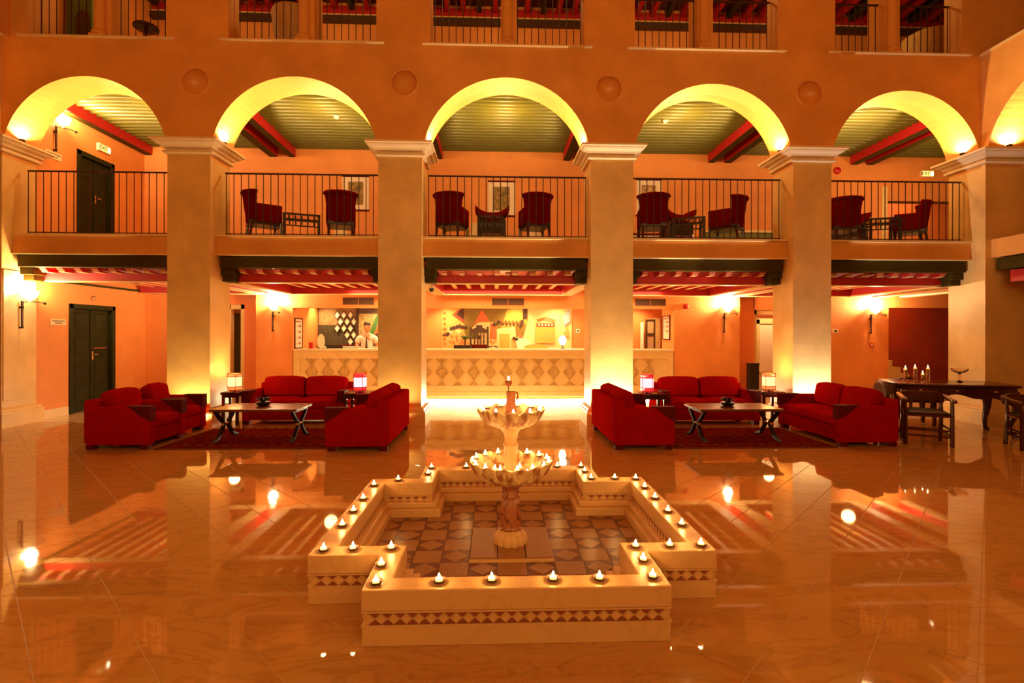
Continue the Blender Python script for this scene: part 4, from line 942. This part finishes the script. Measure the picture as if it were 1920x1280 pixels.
for k, (u, v, h, r) in enumerate(((-.50, .02, .20, .028), (-.34, .10, .215, .026), (-.30, -.06, .13, .026), (-.16, .12, .21, .026))):
    p_ = at_table(u, v)
    t = thing('candle_glass', ['tallest glass candle holder, left one of four on the carved table', 'glass candle holder at the back of the four on the carved table', 'short glass candle holder in the middle of the carved table group', 'glass candle holder at the right of the four on the carved table'][k], 'candle holder', p_, 0, 'glass candle holders')
    M().lathe([(r, 0), (r, h), (r*1.3, h+.012), (r*1.15, h+.012), (r*.86, h), (r*.86, .015)], n=16).build('glass', GLASS, t, smooth=True)
    M().lathe([(r*.75, h-.02), (r*.75, h), (.001, h+.001)], n=12).build('wax', WAX, t); M().lathe([(.002, h), (.008, h+.012), (.004, h+.03), (.0005, h+.045)], n=8).build('flame', FLAME, t, smooth=True)
p_ = at_table(.22, .04)
t = thing('glass_compote', 'clear footed glass bowl on the carved table', 'bowl', p_)
M().lathe([(.05, 0), (.045, .008), (.012, .03), (.010, .08), (.02, .11), (.012, .13), (.03, .14)], n=18).build('foot', GLASS, t, smooth=True)
M().lathe([(.03, .14), (.07, .155), (.10, .18), (.115, .215), (.108, .215), (.092, .186), (.06, .165), (.02, .15)], n=24, cap=True).build('bowl', GLASS, t, smooth=True)

# ------------------------------------------------------------ first floor: armchairs, tables, pictures
def tub_arm(label, loc, rz):
    t = thing('barrel_armchair', label, 'armchair', loc, rz, 'red barrel armchairs of the first floor')
    # back: curved shell with rolled top (front is -y)
    def shell(ins, z0, z1, roll):
        rs = []
        for z, o in ((z0, -.03), (z0+.15, -.02), ((z0+z1)/2, 0), (z1-.10, .02), (z1-.04, .02+roll*.6), (z1, .02+roll)):
            rs.append([((.245+o-ins)*sin(a), .10 + (.20+o-ins)*cos(a), z) for a in [R(-78)+R(156)*i/12 for i in range(13)]])
        return rs
    out = shell(0, .38, .91, .022); inn = shell(.07, .38, .91, -.0)
    m = M()
    for rs, fl in ((out, 0), (inn, 1)):
        b = len(m.v)
        for r in rs: m.v += r
        for i in range(len(rs)-1):
            for k in range(12): m.f.append((b+i*13+k, b+i*13+k+1, b+(i+1)*13+k+1, b+(i+1)*13+k)); m.m.append(0)
    n = 6*13
    for k in range(12): m.f += [(k, k+1, n+k+1, n+k), (5*13+k, 5*13+k+1, n+5*13+k+1, n+5*13+k)]; m.m += [0, 0]
    for i in range(5):
        for k in (0, 12): m.f.append((i*13+k, (i+1)*13+k, n+(i+1)*13+k, n+i*13+k)); m.m.append(0)
    m.build('backrest', SOFAD, t, smooth=True)
    M().tube([(.272*sin(a), .10+.227*cos(a), .895) for a in [R(-80)+R(160)*i/12 for i in range(13)]], .035, 8).build('top_roll', SOFAD, t, smooth=True)
    for s_ in (-1, 1):
        M().box(*sorted((s_*.25, s_*.19))[:1], -.27, .38, sorted((s_*.25, s_*.19))[1], .14, .70).build('arm', SOFAD, t, bevel=.02, seg=3)
        M().ell((s_*.22, -.275, .67), (.012, .008, .012)).build('arm_stud', CHROME, t)
        M().tube([(s_*.22, -.25, .40), (s_*.225, -.26, 0)], [.026, .018], 8).build('leg', MAHOG, t); M().tube([(s_*.19, .20, .40), (s_*.205, .26, 0)], [.026, .018], 8).build('leg', MAHOG, t)
    M().box(-.22, -.28, .34, .22, .24, .41).build('seat_base', BLK, t, bevel=.01); cushion(-.185, -.28, .41, .185, .12, .50, .04, .02).build('seat_cushion', SOFAD, t, smooth=True)
    return t
FA = [(-4.13, 9.30, 125, 'red barrel armchair, left one of the second bay upstairs, turned right'), (-2.75, 9.30, 195, 'red barrel armchair, right one of the second bay upstairs, its back to us'),
      (-.78, 9.30, 165, 'red barrel armchair, left one of the middle bay upstairs, its back to us'), (.735, 9.30, 192, 'red barrel armchair, right one of the middle bay upstairs, its back to us'),
      (2.86, 9.22, 170, 'red barrel armchair upstairs beside the third pillar, in the fourth bay'), (4.28, 9.30, 228, 'red barrel armchair, right one of the fourth bay upstairs, turned left'),
      (6.45, 9.30, 165, 'red barrel armchair upstairs beside the fourth pillar, in the right end bay'), (7.88, 9.50, 240, 'red barrel armchair at the right of the right end bay upstairs, turned left')]
pt = None
for x, y, a, lb in FA:
    if pt is None: pt = tub_arm(lb, (x, y, ZF2), R(a))
    else: dup(pt, (x, y, ZF2), R(a), lb)
def saddle(label, loc, rz=0):
    t = thing('saddle_stool', label, 'stool', loc, rz, 'red saddle stools of the first floor')
    rs = []
    for i in range(13):
        u = -1 + i/6; x = u*.33; z = .80 + .14*abs(u)**2.6
        rs.append([(x, -.22, z), (x, .22, z), (x-.0, .22, z-.09-.10*(1-abs(u))), (x, -.22, z-.09-.10*(1-abs(u)))])
    M().loft(rs).build('seat', SOFAD, t, bevel=.012)
    M().box(-.27, -.2, .40, .27, .2, .66).build('base', BLK, t, bevel=.01)
    for s_ in (-1, 1):
        for q in (-1, 1): M().tube([(s_*.24, q*.18, .42), (s_*.27, q*.2, 0)], [.03, .02], 8).build('leg', MAHOG, t)
saddle('red upturned saddle stool behind the black table, middle bay of the first floor', (-.05, 10.2, ZF2))
saddle('red upturned saddle stool between the armchairs, fourth bay of the first floor', (3.66, 10.25, ZF2), .2)
saddle('red upturned saddle stool between the armchairs, right end bay of the first floor', (7.28, 10.3, ZF2), .3)
def frame_table(label, x, y, rz, w_=.62, d_=.5, h=.56):
    t = thing('frame_table', label, 'table', (x, y, ZF2), rz, 'black frame tables of the first floor')
    a, b = w_/2, d_/2
    M().box(-a, -b, h-.03, a, -b+.035, h).box(-a, b-.035, h-.03, a, b, h).box(-a, -b, h-.03, -a+.035, b, h).box(a-.035, -b, h-.03, a, b, h).build('top_frame', BLACKI, t)
    M().box(-a+.035, -b+.035, h-.012, a-.035, b-.035, h-.004).build('glass_top', GLASS, t)
    for s_ in (-1, 1):
        for q in (-1, 1): M().box(s_*(a-.02)-.02, q*(b-.02)-.02, 0, s_*(a-.02)+.02, q*(b-.02)+.02, h-.03).build('leg', BLACKI, t)
        M().box(s_*(a-.02)-.01, -b+.02, h-.14, s_*(a-.02)+.01, b-.02, h-.12).build('side_rail', BLACKI, t)
        M().box(-a+.02, s_*(b-.02)-.01, h-.14, a-.02, s_*(b-.02)+.01, h-.12).build('front_rail', BLACKI, t)
        M().box(-a+.02, s_*(b-.02)-.01, .10, a-.02, s_*(b-.02)+.01, .12).build('low_rail', BLACKI, t)
        for k in range(5): M().lathe([(.008, h-.12), (.014, h-.075), (.008, h-.03)], cx=-a+.1+k*(w_-.2)/4, cy=s_*(b-.02), n=6).build('spindle', BLACKI, t)
frame_table('black open frame table with glass top, second bay of the first floor', -3.50, 9.45, .35); frame_table('black open frame table with glass top, middle bay of the first floor', -.06, 9.45, 0, .50)
frame_table('black open frame table with glass top, fourth bay of the first floor', 3.58, 9.42, -.25, .56); frame_table('black open frame table with glass top, right end bay of the first floor', 7.17, 9.30, -.35, .50)
def picture(x, z0, wd, hg, label, cols, y=BW-.05, rz=0, sc_=14):
    t = thing('framed_picture', label, 'picture', (x, y, z0), rz, 'framed pictures of the first floor')
    f = .035
    M().box(-wd/2, -.03, 0, wd/2, 0, f).build('frame', SOFAW, t, bevel=.004); M().box(-wd/2, -.03, hg-f, wd/2, 0, hg).build('frame', SOFAW, t, bevel=.004)
    M().box(-wd/2, -.028, f, -wd/2+f, 0, hg-f).build('side_frame', CREAM, t, bevel=.004); M().box(wd/2-f, -.028, f, wd/2, 0, hg-f).build('side_frame', CREAM, t, bevel=.004)
    M().box(-wd/2+f, -.014, f, wd/2-f, -.002, hg-f).build('mount', PAPER, t)
    M().box(-wd/2+.13, -.017, .14, wd/2-.13, -.013, hg-.14).build('print', mat('print_' + label[:12], cols[0], .6, col2=cols[1], vscale=sc_), t)
OP = ((.42, .25, .06), (.05, .055, .012))
picture(-3.13, 4.255, .60, .80, 'garden print in a pale frame, second bay of the first floor', OP)
picture(.158, 4.16, .63, .82, 'green flower print in a pale frame, middle bay of the first floor', OP)
picture(3.54, 4.20, .60, .86, 'dark branch print in a pale frame, fourth bay of the first floor', ((.75, .5, .25), (.10, .03, .012)))
t = thing('framed_picture', 'dark small picture on the orange corridor wall, right end bay of the first floor', 'picture', (10.66, 13.1, 4.93))
M().box(-.28, -.03, 0, .28, 0, .34).build('frame', CREAM, t); M().box(-.25, -.034, .03, .25, -.029, .31).build('print', DBROWN, t)
M().box(9.03, BW-.07, ZF2, 9.17, BW+.1, 4.95).build('pilaster', CREAMD, wfo); M().box(9.17, BW-.04, 4.60, 11, BW+.1, 4.68).build('door_beam', DBROWN, wfo)
t = thing('wall_plaque', 'small square relief plaque on the first floor back wall, right end bay', 'sign', (8.72, BW-.05, 4.25)); M().box(-.12, -.015, -.08, .12, 0, .16).build('plate', PG, t, bevel=.004)
for k in range(3): M().box(-.08, -.02, -.04+.06*k, .08, -.014, -.01+.06*k).build('line', CREAMD, t)
t = thing('dado_wall', 'green tiled low wall with a cream top, fourth bay of the first floor', 'dado', (5.75, BW-.06, ZF2))
M().box(-.9, -.05, 0, .9, 0, .78).build('panel', mat('green_tiles', (.16, .17, .03), .4, var=.5, vscale=14), t); M().box(-.9, -.08, .78, .9, 0, .83).build('cap', CREAM, t)
tm2 = M().rect(-.075, .075, -.075, .075, [(0, 0), (0, .004), (-.006, .008)]).mesh('tile', mat('green_tile', (.20, .22, .05), .3, var=.3, vscale=9))
for k in range(11):
    for q in range(4):
        o = link('tile', tm2, t, (-.8+.16*k, -.05, .1+.16*q)); o.rotation_euler = (pi/2, 0, 0)
for x, lb in ((3.50, 'fourth bay'), (8.12, 'right end bay')):
    t = thing('tiled_dado', 'red and white patterned tile panel low on the first floor wall, ' + lb, 'tile panel', (x, BW-.06, ZF2)); M().box(-.42, -.04, 0, .42, 0, .70).build('panel', PAPER, t)
    tm3 = M().prism([(-.055, 0), (0, -.055), (.055, 0), (0, .055)], 'z', 0, .01).mesh('tile', SOFAW)
    for k in range(6):
        for q in range(5): o = link('tile', tm3, t, (-.35+.14*k, -.04, .08+.135*q)); o.rotation_euler = (pi/2, 0, 0)
    M().box(-.44, -.06, .70, .44, 0, .74).build('cap', SOFAW, t)
for x, lb in ((-.38, 'left'), (.86, 'right'), (-3.3, 'far left')):
    t = thing('stone_urn', 'pale stone urn on the first floor back wall behind the armchairs, ' + lb, 'urn', (x, 11.2, ZF2)); M().lathe([(.14, 0), (.14, .05), (.07, .12), (.17, .35), (.19, .5), (.13, .70), (.16, .80), (.15, .82)], n=20).build('body', CREAM, t, smooth=True); M().lathe([(.17, 0), (.17, .03)], n=20).build('foot', CREAM, t)
# second floor: cream tub chairs and round tables
def tub2(x, y, rz, label):
    t = thing('tub_chair', label, 'chair', (x, y, 6.17), rz, 'cream tub chairs of the second floor'); m = M()
    for ins, fl in ((0, 0), (.03, 1)):
        b = len(m.v)
        for z, r in ((.05, .24), (.4, .33), (.7, .40), (.92, .43)):
            for i in range(17):
                a = R(-110)+R(220)*i/16; m.v.append(((r-ins)*sin(a), (r-ins)*cos(a), z + (.10*cos(a*.8) if z > .8 else 0)))
        for i in range(3):
            for k in range(16): m.f.append((b+i*17+k, b+i*17+k+1, b+(i+1)*17+k+1, b+(i+1)*17+k)); m.m.append(0)
    n = 68
    for k in range(16): m.f.append((51+k, 52+k, n+52+k, n+51+k)); m.m.append(0)
    m.build('shell', TUB, t, smooth=True); M().lathe([(.24, 0), (.25, .05), (.31, .38), (.30, .44)], n=20).build('seat', TUB, t, smooth=True)
tub2(-3.55, 9.35, R(160), 'cream tub chair on the second floor, second bay from left'); tub2(8.25, 9.6, R(170), 'cream tub chair on the second floor, right end bay')
tub2(-6.0, 10.3, R(200), 'cream tub chair at the right of the second floor left end bay')
def round_table(x, y, label, r=.34):
    t = thing('round_table', label, 'table', (x, y, 6.17), 0, 'round tables of the second floor')
    M().lathe([(r*.9, .70), (r, .715), (r, .74), (r*.96, .75)], n=32).build('tabletop', MAHOG, t, smooth=True)
    M().lathe([(.03, .03), (.03, .70)], n=12).build('stem', MAHOG, t); M().lathe([(.2, 0), (.18, .03), (.04, .05)], n=20).build('foot', MAHOG, t)
round_table(-6.17, 9.3, 'round brown table on the second floor, left end bay, left one', .2); round_table(-5.66, 9.45, 'round brown table on the second floor, left end bay, right one', .2)
t = thing('arched_door', 'green door with a dark arched opening on the second floor, left end bay', 'door', (-7.60, 9.4, 6.17), 0)
M().box(-.02, 0, 0, .42, .08, 2.4).build('panel', mat('green_door', (.10, .16, .02), .5), t); M().prism([(.14, 0), (.4, 0), (.4, .9), (.36, 1.02), (.27, 1.08), (.18, 1.02), (.14, .9)], 'y', -.02, .0).build('arch_panel', DBROWN, t)

light('AREA', (.3, 11.36, 2.45), 55, YEL, 7, (R(8), 0, 0), 'counter_front_fill', sy=.1)  # added strip without a fixture, grazing the counter front
light('POINT', (10.6, 12.3, 4.9), 28, WARM, .1)  # added point light that brightens the corridor
light('POINT', (9.3, 9.9, 4.7), 60, WARM, .1, name='first_floor_fill')  # added behind the corner pier to brighten the right end wall
l_ = light('AREA', (.25, 10.35, 2.46), 60, (1, .78, .46), 2.3, (0, 0, 0), 'middle_bay_fill', sy=.25); l_.data.spread = R(75)  # added area light without a fixture, brightening the middle bay floor
# added point lights without lamp bodies, to light the gallery walls
for x in (-6.2, -3.2, .2, 3.6, 7.0): light('POINT', (x, 9.4, 5.2), 60, WARM, .12, name='first_floor_fill')
for x in (-6.2, -3.2, .2, 3.6, 6.8): light('POINT', (x, 9.7, 8.2), 40, AMBER, .12, name='second_floor_fill')
for x in (-6.2, -3.2, .2, 3.6, 7.2): light('POINT', (x, 10.2, 2.2), 24, AMBER, .12, name='ground_gallery_fill')

# ------------------------------------------------------------ the fountain
FX, FYC = .117, 3.626; FW, FL, RT, RH = .752, 1.149, .13, .271
ft = thing('fountain', 'marble fountain with a cross-shaped basin, mosaic bands and two scalloped bowls', 'fountain', (FX, FYC, 0))
OUT = [(-FW,-FL),(FW,-FL),(FW,-FW),(FL,-FW),(FL,FW),(FW,FW),(FW,FL),(-FW,FL),(-FW,FW),(-FL,FW),(-FL,-FW),(-FW,-FW)]
def inset(poly, d):
    n = len(poly); res = []
    for i in range(n):
        p0, p1, p2 = poly[i-1], poly[i], poly[(i+1) % n]
        d1 = Vector((p1[0]-p0[0], p1[1]-p0[1])).normalized(); d2 = Vector((p2[0]-p1[0], p2[1]-p1[1])).normalized()
        n1 = Vector((-d1.y, d1.x)); n2 = Vector((-d2.y, d2.x)); res.append((p1[0]+(n1.x+n2.x)*d, p1[1]+(n1.y+n2.y)*d))
    return res
def wall_ring(z0, z1, o, i, name, m, parent=ft, bev=.0):
    a, b = inset(OUT, o), inset(OUT, i); mm_ = M()
    mm_.loft([[(x, y, z0) for x, y in a], [(x, y, z1) for x, y in a], [(x, y, z1) for x, y in b], [(x, y, z0) for x, y in b]], close=True)
    return mm_.build(name, m, parent, bevel=bev)
wall_ring(0, .095, .004, RT, 'lower_course', FMAR, bev=.003); wall_ring(.095, .103, 0, RT, 'string_course', FMAR)
wall_ring(.103, .16, .008, RT-.006, 'band_ground', MOSL); wall_ring(.16, .168, 0, RT, 'string_course', FMAR)
wall_ring(.168, RH, .0, RT, 'upper_course', FMAR, bev=.006)
wall_ring(0, .075, RT-.01, RT+.07, 'inner_step', FMAR, bev=.004); wall_ring(.075, .12, RT-.01, RT+.035, 'inner_moulding', FMAR, bev=.008)
# mosaic band: red triangles and light diamonds, outer faces first, then the inner faces that we see
hgt = .057; wd = .0575
dm = M().prism([(-.024, 0), (0, -.0255), (.024, 0), (0, .0255)], 'y', -.004, .004).mesh('mosaic_diamond', MOSL)
tr = M()
for s_ in (-1, 1):
    tr.prism([(-.026, s_*.027), (.026, s_*.027), (0, s_*.004)], 'y', -.003, .004)
trm = tr.mesh('mosaic_triangles', MOSR)
cnt = 0; more = M()
def band(p0, p1, parts):
    global cnt
    d = Vector((p1[0]-p0[0], p1[1]-p0[1])); L = d.length; d.normalize(); n = max(1, int(L/wd)); st_ = L/n; a = math.atan2(d.y, d.x)
    for k in range(n):
        for q, me in ((.5, dm), (1.0, trm)):
            if q == 1.0 and k == n-1: continue
            s_ = (k+q)*st_; x, y = p0[0]+d.x*s_, p0[1]+d.y*s_
            o = link(me.name.split('.')[0], me, ft, (x, y, .1315), a)
n_o = len(OUT); IN_ = inset(OUT, RT)
for i in (0, 1, 2, 3, 9, 10, 11): band(inset(OUT, .006)[i], inset(OUT, .006)[(i+1) % n_o], True)
for i in (5, 6, 7, 3, 9, 4, 8): band(inset(OUT, RT-.004)[(i+1) % n_o], inset(OUT, RT-.004)[i], True)
# pool floor: chequer of plain and lozenge tiles
TP = .1862; pl = M(); q_ = TP/2-.0012
pl.rect(-q_, q_, -q_, q_, [(0, .002), (0, .0125), (-.0008, .0135)]); plain = pl.mesh('pool_tile', TILEL)
dg = M(); dg.rect(-q_, q_, -q_, q_, [(0, .002), (0, .0115), (-.0008, .0125)], 1)
dg.prism([(-q_+.004, 0), (0, -q_+.004), (q_-.004, 0), (0, q_-.004)], 'z', .011, .0145, 0); diam = dg.mesh('pool_tile', [TILEL, TILER])
M().loft([[(x, y, z) for x, y in inset(OUT, RT-.02)] for z in (.001, .006)]).build('pool_bed', MOSR, ft)
for i in range(-5, 6):
    for j in range(-5, 6):
        if abs(i) > 3 and abs(j) > 3: continue
        if abs(i) <= 1 and abs(j) <= 1: continue
        link('pool_tile', diam if (i+j) % 2 else plain, ft, (i*TP, j*TP, 0))
for i in (-1, 0, 1): M().rect(-TP*1.5+.004+(i+1)*TP, -TP*1.5+(i+2)*TP-.002, -TP*1.5+.02, TP*1.5-.02, [(0, .002), (0, .03), (-.003, .033)]).build('plinth_slab', TILEL, ft)
M().box(-TP*1.5, -TP*1.5-.01, .002, TP*1.5, -TP*1.5+.016, .026).build('plinth_edge', FMAR, ft); M().box(-TP*1.5, TP*1.5-.016, .002, TP*1.5, TP*1.5, .026).build('plinth_edge', FMAR, ft)
# pedestal, bowls, jug
def streak(name, col, col2, rough, sx, sz):
    m = mat(name, col, rough, col2=col2, vscale=1)
    nt = m.node_tree; n = nt.nodes['Noise Texture']; mp = nt.nodes.new('ShaderNodeMapping'); mp.inputs['Scale'].default_value = (sx, sx, sz)
    nt.links.new(nt.nodes['Texture Coordinate'].outputs['Object'], mp.inputs['Vector']); nt.links.new(mp.outputs['Vector'], n.inputs['Vector'])
    e = nt.nodes['Color Ramp'].color_ramp.elements; e[0].position = .40; e[1].position = .56
    return m
BM = streak('bowl_marble', (.82, .60, .30), (.36, .13, .04), .4, 22, 3)
PM = marble('pedestal_marble', (.55, .22, .08), (.08, .012, .008), .25, 5.5, .5, .9, (.22, .04, .02))
def flute(n, d): return lambda i, t, r, z: (r*(1 - d*(abs(cos(n*t/2))**6)), 0)
M().lathe([(.118, .03), (.122, .045), (.118, .08), (.10, .10), (.085, .118), (.082, .128)], n=72, fn=flute(12, .10)).build('pedestal_foot', FMAR, ft, smooth=True)
M().lathe([(.078, .125), (.082, .135), (.076, .142), (.074, .16), (.076, .25), (.066, .33), (.062, .345), (.068, .355), (.068, .365), (.060, .375), (.060, .41), (.07, .44), (.09, .455)], n=72, fn=flute(8, .06)).build('pedestal', PM, ft, smooth=True)
def scallop_bowl(name, z0, z1, R_, n, inner):
    H = z1-z0
    pr = [(.16*R_+.03, z0), (.45*R_, z0+.06*H), (.68*R_, z0+.22*H), (.86*R_, z0+.50*H), (.97*R_, z0+.82*H), (R_, z1), (R_*.965, z1+.004), (R_*.92, z1-.10*H), (R_*.80, z1-.42*H), (R_*.55, z1-.58*H), (R_*.22, z1-.62*H), (.02, z1-.62*H)]
    def fn(i, t, r, z):
        lob = abs(sin(n*t/2)); k = [.0, .05, .07, .08, .09, .10, .10, .07, .02, 0, 0, 0][i]
        return (r*(1 - k*(1-lob)), (.020*(lob-.6) if 4 <= i <= 6 else 0))
    return M().lathe(pr, n=n*12, fn=fn).build(name, BM, ft, smooth=True)
scallop_bowl('lower_bowl', .445, .605, .300, 16, .1); scallop_bowl('upper_bowl', .835, .968, .243, 14, .1)
M().lathe([(.09, .50), (.075, .53), (.05, .55), (.045, .58), (.046, .64), (.05, .66), (.047, .70), (.055, .715), (.047, .73), (.044, .75), (.052, .80), (.075, .835), (.09, .845)], n=64, fn=flute(8, .06)).build('upper_stem', FMAR, ft, smooth=True)
jg = M().lathe([(.05, .885), (.046, .93), (.036, .99), (.031, 1.05), (.033, 1.092), (.027, 1.092), (.025, 1.05)], n=24).build('jug', JUG, ft, smooth=True)
M().tube([(.03, -.0, 1.085), (.048, 0, 1.08), (.05, 0, 1.05), (.04, 0, 1.03)], .007, 7).build('jug_handle', JUG, jg, smooth=True)
# candles
cp = M().lathe([(.012, .0), (.026, .004), (.034, .016), (.033, .018), (.024, .008), (.001, .007)], n=16).mesh('clay_saucer', CLAY, True)
wx = M().lathe([(.018, .006), (.018, .020), (.001, .021)], n=12).mesh('wax', WAX, True)
fm = M().lathe([(.001, .018), (.0065, .023), (.0075, .029), (.005, .038), (.0008, .048)], n=8).mesh('flame', FLAME, True)
CW = .9; CC = (1, .50, .13)
def candle(x, y, z, label, group, sc_=1, lamp=True):
    t = thing('tea_light', label, 'candle', (x, y, z), random.random()*6, group)
    o = link('saucer', cp, t); o.scale = (sc_,)*3
    link('wax', wx, t); link('flame', fm, t)
    if lamp: light('POINT', (x, y, z+.042), CW, CC, .012, name='candle_light')
RIM = [(-.578, 2.54), (-.271, 2.547), (-.011, 2.55), (.295, 2.552), (.527, 2.55), (.800, 2.562)]
for k, (x, y) in enumerate(RIM): candle(x, y, RH, 'lit tea light on the front rim of the fountain, %s from left' % ORD[k], 'candles on the fountain rim')
LFT = [(-.595, 2.735, 'on the short rim running back from the left front corner'), (-.585, 2.946, 'at the inner corner left of the front basin'), (-.80, 2.945, 'in the middle of the left shoulder rim'), (-.962, 2.935, 'at the left outer corner of the fountain'),
       (-.966, 3.305, 'on the left rim, nearest of four'), (-.967, 3.569, 'on the left rim, second of four from the front'), (-.967, 3.83, 'on the left rim, third of four from the front'), (-.968, 4.175, 'on the left rim, farthest of four'),
       (-.80, 4.315, 'on the left far shoulder rim'), (-.575, 4.50, 'on the short rim of the far left, nearer one'), (-.57, 4.70, 'at the far left corner of the back rim'), (-.255, 4.71, 'on the back rim left of the bowls'), (.58, 4.71, 'on the back rim right of the bowls'),
       (.800, 4.71, 'at the far right corner of the back rim'), (.805, 4.54, 'on the short rim of the far right, middle one'), (.82, 4.32, 'at the inner corner of the far right'), (1.02, 4.315, 'on the right far shoulder rim'), (1.195, 4.30, 'at the far outer corner of the right rim'),
       (1.20, 4.056, 'on the right rim, farthest of four'), (1.20, 3.791, 'on the right rim, third of four from the front'), (1.20, 3.505, 'on the right rim, second of four from the front'), (1.205, 3.258, 'on the right rim, nearest of four'),
       (1.20, 2.94, 'at the right outer corner of the fountain'), (1.015, 2.935, 'in the middle of the right shoulder rim'), (.815, 2.93, 'at the inner corner right of the front basin'), (.808, 2.752, 'on the short rim running back from the right front corner')]
for x, y, lb in LFT: candle(x, y, RH, 'lit tea light ' + lb, 'candles on the fountain rim')
NTH = ORD + ['thirteenth', 'fourteenth', 'fifteenth']
for nm, z, R_, n, a0, gl in (('lower', .602, .268, 15, .25, 'candles on the lower bowl'), ('upper', .964, .212, 11, .1, 'candles on the upper bowl')):
    for k in range(n):
        a = -pi/2 + a0*.5 - 2*pi*k/n
        candle(FX + R_*cos(a), FYC + R_*sin(a), z-.012, 'lit tea light on the %s fountain bowl, %s clockwise from the front' % (nm, NTH[(k*1)]), gl, .62, k % 3 == 0)
for k in range(4): candle(FX + .13*cos(1.0+k*1.6), FYC + .13*sin(1.0+k*1.6), .512, 'lit tea light floating inside the lower fountain bowl, ' + ('right rear', 'left rear', 'left', 'front')[k], 'candles inside the lower bowl', .62, False)
t = thing('candle_pick', 'small candle holder on a thin iron pick in the jug on top of the fountain', 'candle holder', (FX-.017, FYC, 1.0))
M().tube([(0, 0, 0), (0, 0, .155)], .003, 6).build('pick', IRON, t); M().lathe([(.004, .125), (.02, .135), (.026, .150), (.026, .158), (.008, .155), (.026, .165), (.026, .172), (.001, .172)], n=14).build('cup', JUG, t, smooth=True)
link('flame', fm, t, (0, 0, .155)); light('POINT', (FX-.017, FYC, 1.26), CW, CC, .012, name='candle_light')
for x, y, lb in ((.37, 4.02, 'right of the pedestal'),):
    pass
